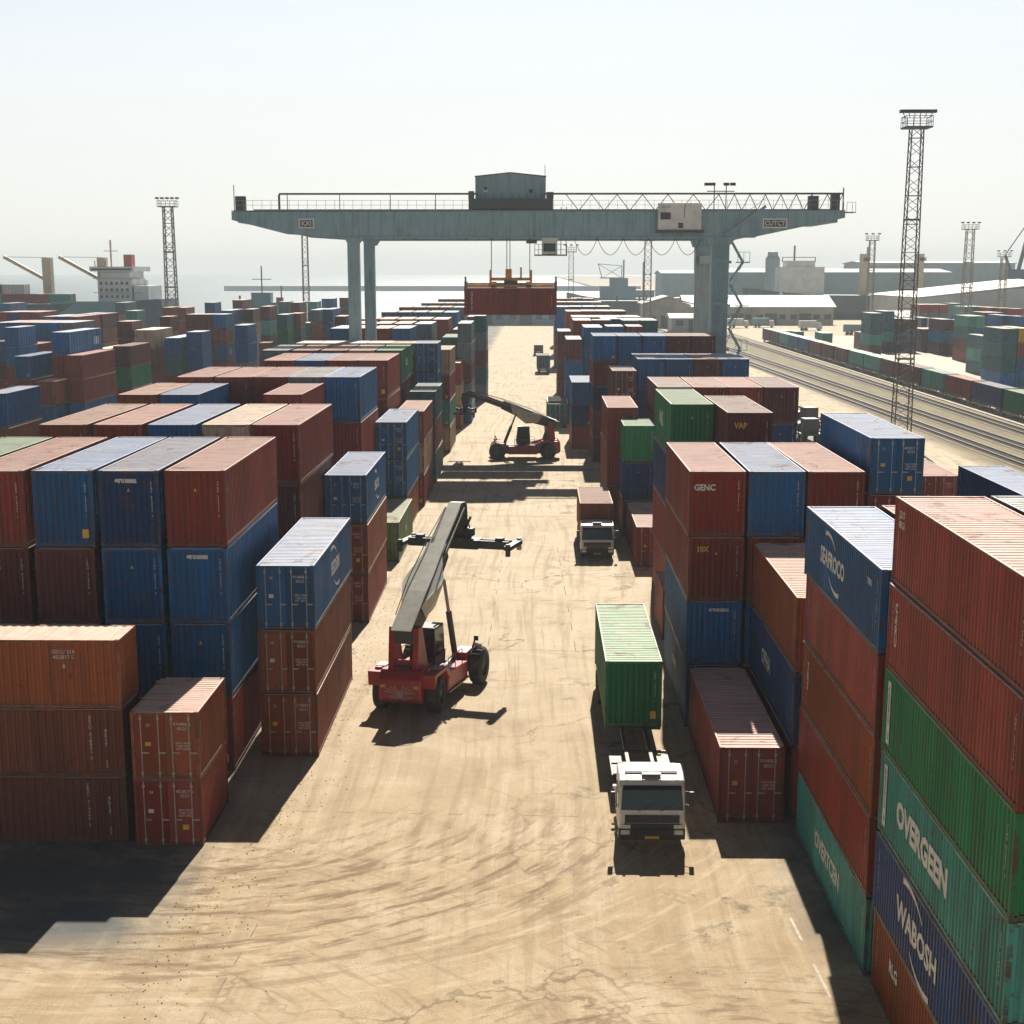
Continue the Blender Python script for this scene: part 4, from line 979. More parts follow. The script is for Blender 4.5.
def make_truck(label, loc, gap, clen, ccol, clabel, cz=1.22, ch=2.9, vol=True):
    """cab faces -Y; origin on the ground below the front bumper"""
    t = thing('container_truck', label, 'truck', loc, 0, 'container trucks driving towards the viewer')
    # cab shell: side outline swept across
    sidep = [(.10, .62), (.04, 1.2), (.10, 1.55), (.30, 2.55), (.48, 2.82), (.95, 2.98), (2.05, 3.02), (2.12, 2.9), (2.12, .85), (1.75, .62)]
    cab = MB().prism(sidep, 'x', -1.19, 1.19).build('cab', M['cab_white'], t, bevel=.13)
    MB().prism([(.9, 3.0), (1.9, 3.03), (1.9, 3.07), (1.0, 3.06)], 'x', -.95, .95).build('roof_panel', M['cab_white'], t)
    MB().box(-.35, .35, .62, .95, 3.0, 3.035).build('roof_hatch', M['grey_dark'], t)
    # windscreen lies on the sloped front
    dx = (.30 - .10) / (2.55 - 1.55)
    yb = lambda z: .10 + (z - 1.55) * dx
    b = MB(); z0, z1 = 1.66, 2.52
    vs = []
    for (x, z) in ((-1.12, z0), (1.12, z0), (1.07, z1), (-1.07, z1)): vs += [(x, yb(z) - .018, z)]
    vs += [(v[0], v[1] + .03, v[2]) for v in vs]
    b.add(vs, [(0, 1, 2, 3), (7, 6, 5, 4), (0, 4, 5, 1), (1, 5, 6, 2), (2, 6, 7, 3), (3, 7, 4, 0)])
    ws = b.build('windscreen', M['glass'], t)
    MB().bar((-.5, .09, 1.62), (.1, .145, 1.95), .02).build('wiper', M['black'], ws)
    MB().bar((.3, .09, 1.62), (.85, .145, 1.92), .02).build('wiper', M['black'], ws)
    MB().prism([(.30, 2.56), (.20, 2.50), (.19, 2.53), (.34, 2.66)], 'x', -1.05, 1.05).build('sun_visor', M['black'], t)
    for s_ in (-1, 1):
        MB().prism([(.42, 1.65), (1.45, 1.65), (1.45, 2.5), (.60, 2.5)], 'x', *sorted((s_ * 1.18, s_ * 1.205))).build('side_window', M['glass'], t)
        mr = MB().bar((s_ * 1.19, .32, 2.42), (s_ * 1.40, .18, 2.42), .04).bar((s_ * 1.19, .30, 1.85), (s_ * 1.40, .18, 1.85), .04).box(*sorted((s_ * 1.33, s_ * 1.50)), .10, .22, 1.80, 2.46)
        mr.build('mirror', M['black'], t, bevel=.02)
        MB().box(*sorted((s_ * .80, s_ * 1.12)), -.045, .05, .64, .84).build('headlight', M['lamp_glass'], t, bevel=.02)
        MB().box(*sorted((s_ * 1.08, s_ * 1.19)), 1.75, 2.6, .70, 1.0).build('mudguard', M['black'], t, bevel=.03)
        MB().box(*sorted((s_ * 1.19, s_ * 1.215)), .35, .95, .62, .66).build('step', M['grey_dark'], t)
    MB().box(-.98, .98, -.015, .07, 1.15, 1.46).build('grille', M['black'], t)
    for k in range(4): pass
    g = MB()
    for k in range(4): g.box(-.88, .88, -.025, -.01, 1.19 + k * .058, 1.205 + k * .058)
    g.bar((-.6, -.03, 1.19), (.62, -.03, 1.40), .02).build('grille_bars', M['grey_dark'], t)
    MB().box(-1.2, 1.2, -.02, .45, .40, .88).build('bumper', M['black'], t, bevel=.05)
    MB().box(-1.0, 1.0, -.03, .05, .90, 1.10).build('lower_grille', M['black'], t)
    MB().box(-1.12, -.78, -.055, -.03, .92, 1.08).build('corner_lamp', M['lamp_glass'], t); MB().box(.78, 1.12, -.055, -.03, .92, 1.08).build('corner_lamp', M['lamp_glass'], t)
    for s_ in (-1, 1):
        MB().box(*sorted((s_ * 1.19, s_ * 1.2)), .75, .80, .9, 2.6).build('door_seam', M['black'], t)
        MB().bar((s_ * 1.2, 1.55, 1.2), (s_ * 1.2, 1.55, 2.4), .04).build('grab_rail', M['black'], t)
    MB().box(-.26, .26, -.045, -.02, .46, .58).build('number_plate', M['plate'], t)
    for x in (-.9, -.3, .3, .9): MB().box(x - .05, x + .05, .42, .52, 2.84, 2.88).build('roof_lamp', M['plate'], t)
    for o_ in list(t.children): o_.scale.z = .86
    # chassis
    yb_ = 2.1 + gap
    for s_ in (-1, 1):
        MB().box(*sorted((s_ * .36, s_ * .44)), 1.0, 6.4 if gap > 3 else 2.6 + gap, .78, 1.02).build('chassis_rail', M['chassis'], t)
        MB().box(*sorted((s_ * .42, s_ * .56)), 2.2 if gap < 3 else 4.3, yb_ + clen, 1.04, cz - .01).build('trailer_beam', M['chassis'], t)
        add_wheel(t, s_ * .98, 1.25, .5, .32)
        ys = ([5.9, 7.2] if gap > 3 else [4.9]) + [yb_ + clen - q for q in (1.2, 2.5, 3.8)]
        for y in ys: add_wheel(t, s_ * .93, y, .5, .5)
        MB().tube((s_ * .82, 3.0, .75), (s_ * .82, 4.2, .75), .33, 14).build('fuel_tank', M['rod'], t)
    if gap > 3:
        for s_ in (-1, 1):
            MB().bar((s_ * .42, 2.3, 1.30), (s_ * .62, 4.6, 1.36), .16, .14).build('ramp_beam', M['pale_steel'], t)
            MB().box(*sorted((s_ * .72, s_ * 1.2)), 5.2, 7.9, 1.06, 1.10).build('mudguard', M['grey_dark'], t)
        MB().box(-1.25, 1.25, 3.4, 3.55, 1.12, 1.24).build('cross_beam', M['pale_steel'], t)
        MB().box(-1.22, 1.22, 3.9, 4.0, 1.02, 1.12).build('cross_beam', M['grey_dark'], t)
        MB().lathe([(.001, 1.2), (.18, 1.2), (.22, 1.32), (.16, 1.42), (.001, 1.45)], (.05, 2.9, 0), 'z', 12).build('air_tank', M['pale_steel'], t)
        MB().tube((.75, 2.3, .9), (.75, 2.3, 2.5), .07, 8).build('exhaust_pipe', M['rod'], t)
        for y in (5.2, 6.6, 8.2): MB().box(-1.15, 1.15, y, y + .12, 1.05, 1.15).build('cross_member', M['chassis'], t)
    for y in (yb_ + .1, yb_ + clen - .3): MB().box(-1.2, 1.2, y, y + .2, cz - .15, cz - .01).build('cross_beam', M['chassis'], t)
    if clen:
        r = container(loc[0], loc[1] + yb_, cz, 2.44, ch, clen, ccol, 'b', 0, clabel, group='containers carried by trucks')
        return t, r
    return t
make_truck('white cab container truck in the foreground, green container set back on its bare chassis', (4.27, 53.9, 0), 9.35, 12.0, 'G', 'green container with a pale faded roof carried by the front truck')
make_truck('white cab container truck in mid lane with a rust red container right behind the cab', (4.55, 112.2, 0), .25, 9.0, 'O', 'rust red container with pink roof carried by the mid lane truck', ch=2.55)

def parked_load(x, y, w, h, L, c, label, tlabel, t='d'):
    r = thing('container_trailer', tlabel, 'trailer', (x, y, 0), 0, 'trailers standing in the far lane')
    for s_ in (-1, 1):
        MB().box(*sorted((s_ * .35, s_ * .5)), .1, L, .7, .92).build('beam', M['chassis'], r)
        for q in (L - 1.2, L - 2.5, 1.0): add_wheel(r, s_ * .9, q, .42, .45)
    MB().box(-1.2, 1.2, .05, .2, .55, .9).build('rear_bumper', M['chassis'], r)
    return container(x, y, .93, w, h - .93, L, c, t, 1, label, deco=False, group='containers on the far lane trailers')
parked_load(3.0, 209, 2.8, 3.2, 9, 'E', 'dark container with rack frames on its tan roof, behind the far reach stacker', 'trailer under the dark container behind the far reach stacker')
for k in range(4):
    pass
fr = thing('roof_rack_load', 'row of rusty frames lying on the dark container roof behind the far stacker', 'rack', (3.0, 209.3, 3.2))
for x in (-1.3, 1.3): MB().box(x - .06, x + .06, 0, 8, 0, .35).build('rail', M['beige_steel'], fr)
for k in range(5): MB().box(-1.2, 1.2, .2 + k * 1.7, .35 + k * 1.7, .05, .45).build('cross_bar', M['mast'], fr)
parked_load(1.75, 322, 2.7, 3.7, 9, 'E', 'dark green container on a trailer at the right side of the far lane', 'trailer under the dark green container in the far lane')
parked_load(.9, 392, 2.3, 2.6, 7, 'M', 'small maroon container on a trailer far up the lane', 'trailer under the small maroon container far up the lane')

# ------------------------------------------------------------------ reach stackers (front is +Y)
def reach_stacker(label, loc, rz, elev, scale=1., spreader_len=6.0, blen=9.9, drop=1.5):
    t = thing('reach_stacker', label, 'reach stacker', loc, rz, 'reach stackers')
    t.scale = (scale,) * 3
    red, dk = M['red_paint'], M['boom_dark']
    WB = 5.6
    # chassis: two long side boxes tapering to the front, low deck between
    for s_ in (-1, 1):
        MB().prism([(-.9, .75), (.6, .62), (WB + .2, .55), (WB + .5, 1.0), (WB - .2, 1.5), (3.6, 1.38), (.9, 1.75), (-.9, 1.9)], 'x', *sorted((s_ * .55, s_ * 1.05))).build('chassis_side', red, t, bevel=.04)
        MB().prism([(1.2, .55), (4.4, .55), (4.4, 1.42), (1.4, 1.6)], 'x', *sorted((s_ * 1.06, s_ * 1.55))).build('tank_box', red, t, bevel=.05)
        MB().box(*sorted((s_ * 1.5, s_ * 1.66)), 1.2, 4.4, .60, .66).build('side_step', M['rod'], t)
        # rear fenders
        MB().prism([(-1.0, 1.30), (-.75, 1.82), (.6, 1.84), (1.2, 1.3), (1.2, 1.75), (.7, 2.06), (-1.05, 2.0)], 'x', *sorted((s_ * 1.02, s_ * 1.68))).build('fender', red, t, bevel=.03)
        # front axle arch
        MB().prism([(WB - .95, .75), (WB - .95, 1.75), (WB + .25, 1.8), (WB + .75, 1.5), (WB + .75, .8)], 'x', *sorted((s_ * .62, s_ * 1.40))).build('front_guard', red, t, bevel=.04)
        w_ = add_wheel(t, s_ * 1.34, 0, .88, .60, 'grey_dark', .12)
        add_wheel(t, s_ * 1.76, WB, .92, .60, 'grey_dark')
        MB().box(*sorted((s_ * 1.45, s_ * 1.85)), WB + .1, WB + .3, 1.82, 2.0).build('headlight', M['lamp_glass'], t, bevel=.02)
        MB().tube((s_ * 1.4, WB + .1, 1.8), (s_ * 1.5, WB + .35, 2.3), .05, 6).box(*sorted((s_ * 1.4, s_ * 1.62)), WB + .3, WB + .4, 2.1, 2.35).build('mirror', M['black'], t)
    MB().box(-.56, .56, -.6, WB, .62, .95).build('belly_frame', M['chassis'], t)
    MB().tube((-1.3, 0, .8), (1.3, 0, .8), .2, 10).build('rear_axle', M['chassis'], t)
    MB().tube((-1.5, WB, .82), (1.5, WB, .82), .28, 10).build('front_axle', M['chassis'], t)
    MB().prism([(-1.35, .75), (-1.0, .55), (-.55, .6), (-.55, 2.15), (-.95, 2.15), (-1.35, 1.75)], 'x', -1.06, 1.06).build('counterweight', red, t, bevel=.08)
    # warning rays on the counterweight
    g = MB()
    for k in range(9):
        a = R(-70 + k * 17.5 + 90) if False else R(20 + k * 17.5)
        if k == 4: continue
        c, s_ = math.cos(a), math.sin(a); z0 = 1.02
        g.bar((c * .22, -1.365, z0 + s_ * .18), (c * .78, -1.365, z0 + s_ * .50), .05, .02, (0, 1, 0))
        g.bar((c * .22, -1.365, z0 - s_ * .10), (c * .72, -1.365, z0 - s_ * .24), .04, .02, (0, 1, 0))
    g.build('warning_stripes', M['faded_stripe'], t)
    MB().lathe([(.001, -1.41), (.16, -1.40), (.2, -1.34)], (0, 0, 1.05), 'y', 14).build('warning_disc', M['faded_stripe'], t)
    MB().prism([(-.6, 1.3), (1.9, 1.2), (1.9, 1.85), (.6, 2.2), (-.6, 2.55)], 'x', -.54, .54).build('engine_hood', red, t, bevel=.05)
    MB().prism([(-.1, 2.4), (1.0, 2.09), (1.0, 2.14), (-.1, 2.46)], 'x', -.12, .1) if True else MB().box(-.12, .1, .2, 1.1, 2.02, 2.1).build('hood_panel', M['cab_white'], t)
    MB().tube((-.75, .3, 1.8), (-.75, .3, 2.9), .09, 8).build('exhaust_pipe', M['grey_dark'], t)
    MB().lathe([(.001, 1.86), (.2, 1.86), (.22, 2.05), (.15, 2.12), (.001, 2.12)], (-1.3, -.5, 0), 'z', 12).build('air_filter', red, t)
    for s_ in (-1, 1):
        hr = MB()
        for q in (1.5, 2.6, 3.7): hr.bar((s_ * 1.48, q, 1.4), (s_ * 1.48, q, 2.2), .035)
        hr.bar((s_ * 1.48, 1.5, 2.2), (s_ * 1.48, 3.7, 2.2), .035).build('handrail', M['grey_dark'], t)
        MB().box(*sorted((s_ * 1.08, s_ * 1.36)), 1.7, 2.5, 1.6, 1.66).build('deck_panel', M['cab_white'], t)
        MB().box(*sorted((s_ * .7, s_ * .95)), -1.37, -1.33, 1.35, 1.5).build('tail_light', M['plate'], t)
        MB().box(*sorted((s_ * 1.1, s_ * 1.6)), -.2, .55, 2.07, 2.1).build('fender_step', M['pale_steel'], t)
    MB().box(-.4, .4, -.9, -.56, 1.7, 2.25).build('radiator', M['grey_dark'], t, bevel=.03)
    # boom supports
    for s_ in (-1, 1):
        MB().prism([(-.85, 1.7), (.9, 1.5), (.25, 3.2), (-.1, 4.1), (-.6, 4.1), (-.7, 3.2)], 'x', *sorted((s_ * .46, s_ * .74))).build('boom_support', red, t, bevel=.02)
    # cab, standing between the beams a little right of centre
    cb = MB()
    for x in (-.62, .62):
        for y in (2.0, 3.45): cb.bar((x, y, 1.65), (x * .92, y + (.12 if y < 3 else -.1), 3.45), .08)
    cb.prism([(1.98, 1.55), (3.5, 1.55), (3.6, 2.2), (1.98, 2.1)], 'x', -.66, .66)
    cab = cb.build('cab', M['black'], t); 
    MB().box(-.62, .62, 2.05, 3.42, 3.43, 3.52).build('cab_roof', M['grey_dark'], cab, bevel=.03)
    MB().prism([(2.02, 2.12), (3.55, 2.22), (3.40, 3.42), (2.06, 3.42)], 'x', -.62, .62).build('cab_glass', M['glass'], cab)
    MB().box(-.25, .25, 2.3, 2.5, 2.3, 3.0).build('driver_seat', M['grey_dark'], cab)
    # boom
    piv = Vector((0, -.35, 3.9)); d = Vector((0, math.cos(elev), math.sin(elev))); n_ = Vector((0, -math.sin(elev), math.cos(elev)))
    P_ = lambda s_, o: tuple(piv + d * s_ + n_ * o)[1:]
    bm = MB().prism([P_(-.55, -.35), P_(-.4, .42), P_(2.2, .48), P_(5.8, .42), P_(5.8, -.42), P_(3.7, -.62), P_(2.6, -1.0), P_(1.9, -.7), P_(0, -.5)], 'x', -.46, .46).build('boom', dk, t, bevel=.02)
    MB().prism([P_(-.5, .425), P_(5.8, .43), P_(5.8, .47), P_(2.2, .53), P_(-.5, .47)], 'x', -.50, .50).build('boom_top_plate', M['boom_grey'], bm)
    for s_ in (-1, 1):
        wg = MB(); q3 = lambda x, s0, o0: (s_ * x, *P_(s0, o0))
        vs = [q3(.5, 1.2, .46), q3(1.0, 3.0, .30), q3(.95, 3.5, .30), q3(.5, 5.0, .46), q3(.5, 1.4, -.45), q3(1.0, 3.0, .14), q3(.95, 3.5, .14), q3(.5, 4.4, -.45), q3(.5, 2.8, -.98)]
        wg.add(vs, [(0, 1, 2, 3), (0, 4, 5, 1), (1, 5, 6, 2), (2, 6, 7, 3), (4, 8, 5), (5, 8, 6), (6, 8, 7), (0, 3, 7, 8, 4)])
        wg.build('boom_shoulder', M['boom_grey'], bm)
        MB().tube((s_ * .5, P_(5.0, .2)[0], P_(5.0, .2)[1]), (s_ * .5, P_(blen - .6, .1)[0], P_(blen - .6, .1)[1]), .05, 8).build('extension_ram', M['rod'], bm)
        MB().poly([(s_ * .56, *P_(.5, .5)), (s_ * .6, *P_(3, .65)), (s_ * .5, *P_(6, .6)), (s_ * .4, *P_(blen - 1, .35))], .025).build('hose', M['black'], bm)
    ext = MB().prism([P_(5.6, .30), P_(blen - .4, .28), P_(blen + .1, -.05), P_(blen - .2, -.55), P_(blen - .9, -.34), P_(5.6, -.32)], 'x', -.36, .36).build('boom_extension', dk, t, bevel=.02)
    MB().prism([P_(5.82, .305), P_(blen - .45, .285), P_(blen - .45, .31), P_(5.82, .33)], 'x', -.34, .34).build('boom_top_plate', M['boom_grey'], ext)
    for s_ in (-1, 1):
        a_ = Vector((s_ * .72, 4.9, 1.55)); q = P_(4.0, -.35); e_ = Vector((s_ * .72, q[0], q[1])); mid = a_.lerp(e_, .58)
        cy = MB().tube(a_, mid, .15, 12).build('lift_cylinder', dk, t); MB().tube(mid, e_, .085, 10).build('piston_rod', M['rod'], cy)
    # head and spreader
    tip = piv + d * blen + n_ * -.3
    hy, hz = tip.y + .05, tip.z
    hd = MB().prism([(hy - .35, hz + .25), (hy + .3, hz + .15), (hy + .45, hz - .5), (hy + .2, hz - drop), (hy - .3, hz - drop), (hy - .5, hz - .5)], 'x', -.30, .30)
    for s_ in (-1, 1): hd.box(*sorted((s_ * .30, s_ * .75)), hy - .25, hy + .25, hz - drop + .1, hz - drop + .5).tube((s_ * .6, hy, hz - .5), (s_ * .25, hy, hz - drop + .3), .07, 8)
    hd.build('rotator', dk, t, bevel=.02)
    MB().lathe([(.45, hz - drop - .12), (.62, hz - drop - .1), (.62, hz - drop + .06), (.45, hz - drop + .1), (.001, hz - drop + .1)], (0, hy, 0), 'z', 18).build('slewing_ring', M['grey_dark'], t)
    for k in range(5): MB().tube((-.6 + k * .3, hy + .2, hz - drop + .1), (-.5 + k * .22, hy - .15, hz - .4 + .1 * (k % 2)), .035, 6).build('hose', M['black'], t)
    zs = hz - drop - .28; hl = spreader_len / 2
    sp = MB()
    for q in (-.36, .18): sp.box(-hl + .35, hl - .35, hy + q, hy + q + .2, zs - .22, zs + .2)
    sp.box(-1.1, 1.1, hy - .5, hy + .5, zs - .25, zs + .22)
    spo = sp.build('spreader', dk, t, bevel=.015)
    for s_ in (-1, 1):
        MB().box(*sorted((s_ * (hl - .38), s_ * hl)), hy - 1.12, hy + 1.12, zs - .12, zs + .10).build('spreader_end_beam', dk, spo, bevel=.015)
        for q in (-1, 1):
            MB().box(s_ * (hl - .17) - .10, s_ * (hl - .17) + .10, hy + q * 1.05 - .12, hy + q * 1.05 + .12, zs - .42, zs + .2).build('twistlock', M['pale_steel'] if q > 0 else dk, spo)
        MB().box(s_ * (hl - .9) - .2, s_ * (hl - .9) + .2, hy - .2, hy + .2, zs + .14, zs + .34).build('hydraulic_block', M['grey_dark'], spo)
    return t
reach_stacker('red reach stacker in the near lane seen from behind, boom raised with a sideways spreader', (-5.93, 72.4, 0), R(-15), R(31), 1.0, 6.1, 9.6, 1.6)
reach_stacker('red reach stacker farther up the lane seen side on, boom low and pointing left', (1.5, 175.6, 0), R(90), R(20), 1.0, 6.1, 10.0, 1.6)

# ------------------------------------------------------------------ gantry crane
cr = thing('gantry_crane', 'grey rail mounted gantry crane spanning the lane', 'gantry crane', (0, 187, 0))
cr.location = (0, 0, 0)
GS = M['grey_steel']
def girder(y0, y1, zt, name='girder'):
    pts = [(-33.4, zt - .05), (-33.4, zt - .95), (-27.4, zt - 2.45), (-22.7, zt - 2.75), (24.2, zt - 2.75), (33.9, zt - .75), (33.9, zt)]
    g = MB().prism([(x, z) for x, z in pts], 'y', y0, y1).build(name, GS, cr, bevel=.03)
    f = MB(); f.box(-33.4, 33.9, y0 - .09, y1 + .09, zt + .002, zt + .07)
    f.box(-22.7, 24.2, y0 - .09, y1 + .09, zt - 2.84, zt - 2.752)
    f.build('flange', M['grey_dark'] if name != 'girder' else GS, g)
    st = MB()
    for k in range(15): 
        x = -21 + k * 3.1
        if k in (0, 5, 10, 14): st.box(x - .06, x + .06, y0 - .06, y0 - .003, zt - 2.7, zt - .02)
    st.build('stiffener', GS, g)
    return g
g1 = girder(178.3, 179.9, 26.8); g2 = girder(197.2, 198.6, 26.8)
for x0, x1 in ((-33.0, -32.2), (32.6, 33.4)): MB().box(x0, x1, 179.95, 197.1, 25.6, 26.5).build('end_tie', GS, cr)
MB().box(-31, 33, 178.7, 178.8, 26.88, 27.0).build('trolley_rail', M['grey_dark'], cr)
# legs
def leg(x, y, wt, wb, dt, db, name, m, z0=1.7, zt=24.0, lean=0.):
    b = MB(); vs = []
    for z, w_, d_, o in ((z0, wb, db, 0), (zt, wt, dt, lean)):
        for i, j in ((-1, -1), (1, -1), (1, 1), (-1, 1)): vs.append((x + o + i * w_ / 2, y + j * d_ / 2, z))
    b.add(vs, [(3, 2, 1, 0), (4, 5, 6, 7), (0, 1, 5, 4), (1, 2, 6, 5), (2, 3, 7, 6), (3, 0, 4, 7)])
    return b.build(name, m, cr, bevel=.04)
leg(-20.1, 179.1, 1.3, 1.3, 1.3, 1.3, 'leg', GS); leg(-20.3, 198, 1.3, 1.3, 1.3, 1.3, 'leg', GS)
leg(20.4, 179.1, 1.95, 1.8, 1.8, 1.5, 'leg', GS); leg(20.55, 198, 2.1, 1.7, 1.8, 1.4, 'leg', M['grey_light'])
for y in (179.1, 198):
    MB().prism([(-21.1, 24.04), (-20.75, 23.4), (-19.4, 23.4), (-19.0, 24.04)], 'y', y - .7, y + .7).build('leg_cap', GS, cr)
    MB().prism([(19.0, 24.04), (19.3, 23.2), (21.5, 23.2), (21.8, 24.04)], 'y', y - 1.0, y + 1.0).build('leg_cap', GS, cr)
for x in (-20.1, 20.4):
    MB().box(x - .75, x + .75, 175.5, 201.5, .95, 1.75).build('sill_beam', GS, cr, bevel=.03)
    for y in (176.5, 180.5, 196.5, 200.5):
        bo = MB().box(x - .4, x + .4, y - 1.2, y + 1.2, .45, .93).build('bogie', M['grey_dark'], cr)
        for q in (-.7, .7): MB().lathe([(.001, -.12), (.36, -.12), (.36, .12), (.001, .12)], (x, y + q, .50), 'x', 14).build('rail_wheel', M['rod'], bo)
    rl = MB().box(x - .06, x + .06, -20, 520, 0.0, .13).build('crane_rail', M['rail']); struct(rl)
    MB().box(x - .5, x + .5, 180.5, 196.9, 21.2, 22.1).build('leg_tie', GS, cr) if x > 0 else None
# walkway railings along the girder top
rail = MB(); zt = 26.88
for k in range(67):
    x = -33 + k
    rail.bar((x, 178.25, zt), (x, 178.25, zt + 1.05), .035)
for z in (.55, 1.05): rail.bar((-33, 178.25, zt + z), (33.3, 178.25, zt + z), .035)
rail.build('handrail', M['rod'], cr)
MB().bar((-28.3, 179.6, 28.68), (33.9, 179.6, 28.68), .22, .2).build('top_beam', M['mast'], cr)
tb = MB()
tb.bar((-28.3, 179.6, zt), (-28.3, 179.6, 28.6), .22)
for x in (-27.4, -21.6, -16, -11): tb.bar((x, 179.6, zt), (x, 179.6, 28.6), .08)
tb.build('beam_post', M['mast'], cr)
tr = MB(); x = 3.4; up = False
while x < 33.2:
    step = 1.4 if x < 19 else .85
    a_, c_ = (x, 179.6, zt if up else 28.6), (x + step, 179.6, 28.6 if up else zt)
    tr.bar(a_, c_, .08); x += step; up = not up
tr.bar((33.85, 179.6, zt), (33.85, 179.6, 29.3), .12)
tr.build('truss_bracing', M['mast'], cr)
MB().bar((-33.1, 178.6, zt), (-33.1, 178.6, 29.6), .08).box(-33.0, -31.9, 178.6, 179.4, zt, 28.4).build('end_cabinet', M['grey_dark'], cr)
MB().box(29.9, 31.0, 178.6, 179.4, zt, 28.4).box(32.4, 33.3, 178.5, 179.5, zt, 28.7).build('end_cabinet', M['grey_dark'], cr)
ep = MB().box(33.9, 35.0, 178.0, 180, 26.6, 26.68)
for x in (34.0, 34.95):
    for y in (178.05, 179.9): ep.bar((x, y, 26.68), (x, y, 27.7), .04)
ep.bar((34, 178.05, 27.7), (34.95, 178.05, 27.7), .04).build('end_platform', M['grey_dark'], cr)
# floodlights on the girder
fl = MB()
for x in (19.6, 20.9): fl.bar((x, 178.9, zt), (x, 178.9, 29.5), .10)
fl.bar((18.8, 178.9, 28.9), (21.8, 178.9, 28.9), .10).build('lamp_frame', M['mast'], cr)
for x in (18.8, 19.4, 20.9, 21.6): MB().box(x - .3, x + .3, 178.7, 179.1, 29.5, 29.8).build('floodlight', M['black'], cr)
# electrical room hung on the girder face
er = MB().box(13.4, 18.1, 177.2, 178.2, 24.75, 27.6).build('electrical_room', M['off_white'], cr, bevel=.03)
MB().box(13.65, 14.75, 177.15, 177.19, 25.85, 26.6).build('window', M['black'], er)
MB().box(15.6, 16.1, 177.15, 177.19, 24.95, 25.5).build('hatch', M['black'], er)
write('GANTRY', .28, 'front', (14.2, 177.18, 27.15), er, 'joint')
MB().bar((16.3, 177.18, 27.5), (16.2, 177.18, 26.0), .05).build('cable', M['black'], er)
MB().box(13.2, 18.4, 177.0, 178.2, 24.45, 24.74).build('room_base', M['grey_dark'], er)
# signs on both girder ends
def crane_sign(x0, x1, z0, z1, s_, size):
    g = MB().box(x0, x1, 178.22, 178.28, z0, z1).build('sign_plate', M['off_white'], cr)
    MB().box(x0 + .16, x1 - .16, 178.205, 178.215, z0 + .16, z1 - .16).build('sign_field', M['grey_dark'], g)
    write(s_, size, 'front', ((x0 + x1) / 2, 178.2, (z0 + z1) / 2 - .02), g, 'white', bold=.02, stretch=.95)
crane_sign(-26.0, -24.3, 24.95, 26.0, 'KXI', .72)
crane_sign(24.9, 27.6, 24.95, 26.0, 'CUTCT', .72)
# trolley with machinery house
MB().box(-7.3, 1.95, 178.0, 189.4, 27.02, 28.1).build('trolley_frame', M['grey_dark'], cr)
mh = MB()
pts = [(-6.6, 28.15), (-6.6, 30.5), (-2.75, 30.85), (1.15, 30.5), (1.15, 28.15)]
mh.prism(pts, 'y', 179.2, 189.2)
mho = mh.build('machinery_house', GS, cr)
ribs = MB()
for k in range(26): ribs.box(-6.5 + k * .3, -6.42 + k * .3, 179.16, 179.198, 28.2, 30.45)
ribs.build('cladding_ribs', GS, mho)
ht = MB(); 
for a_, c_ in (((-6.65, 30.5), (-2.75, 30.9)), ((-2.75, 30.9), (1.2, 30.5))): ht.bar((a_[0], 179.1, a_[1]), (c_[0], 179.1, c_[1]), .12)
ht.build('roof_edge', M['grey_dark'], mho)
MB().box(-5.7, -5.25, 179.12, 179.15, 28.85, 29.25).build('window', M['off_white'], mho); MB().box(-5.65, -5.3, 179.09, 179.115, 29.05, 29.4).build('vent', M['black'], mho)
MB().box(-.7, -.3, 179.12, 179.15, 28.75, 29.15).build('window', M['black'], mho)
tf = MB()
for k in range(11): tf.bar((-7.3 + k * .92, 178.02, 28.1), (-7.3 + k * .92, 178.02, 28.75), .05)
tf.bar((-7.3, 178.02, 28.75), (-6.7, 178.02, 28.75), .05).bar((1.2, 178.02, 28.75), (1.95, 178.02, 28.75), .05)
tf.box(-7.3, -6.7, 178.0, 179, 28.1, 28.9).box(1.2, 2.0, 178.0, 179, 28.1, 28.8)
tf.bar((1.05, 179, 30.5), (1.05, 179, 31.7), .06).build('trolley_fittings', M['grey_dark'], cr)
for k in range(7): MB().box(-3.6 + k * .35, -3.4 + k * .35, 177.85, 178.0, 27.25, 27.75).build('motor', M['mast'], cr)
# operator cab under the girder
oc = MB().box(.75, 2.5, 182, 184, 22.2, 24.6).build('operator_cab', M['off_white'], cr, bevel=.05)
MB().box(.95, 2.3, 181.93, 181.99, 22.5, 23.4).build('cab_window', M['glass'], oc)
pf = MB().box(-.1, 3.6, 181.6, 184.4, 22.05, 22.18)
for x in (-.05, .4, 2.9, 3.55): pf.bar((x, 181.65, 22.1), (x, 181.65, 23.3), .06)
for z in (22.7, 23.3): pf.bar((2.5, 181.65, z), (3.55, 181.65, z), .05).bar((-.05, 181.65, z), (.75, 181.65, z), .05)
for x in (2.9, 3.5): pf.bar((x, 183, 22.1), (x, 183, 27.4), .08)
pf.box(-1.0, .2, 182.4, 183.2, 23.4, 23.8).build('cab_platform', M['mast'], cr)
# festoon cable loops
fe = MB(); xs = [4.3, 8.8 - 1.9, 9.4 + .4, 12.6, 15.6, 18.4]
for x0, x1 in zip(xs, xs[1:]):
    pts = [(x0 + (x1 - x0) * i / 12, 180.3, 24.0 - 1.9 * math.sin(math.pi * i / 12) ** .8) for i in range(13)]
    fe.poly(pts, .035)
fe.build('festoon_cable', M['black'], cr)
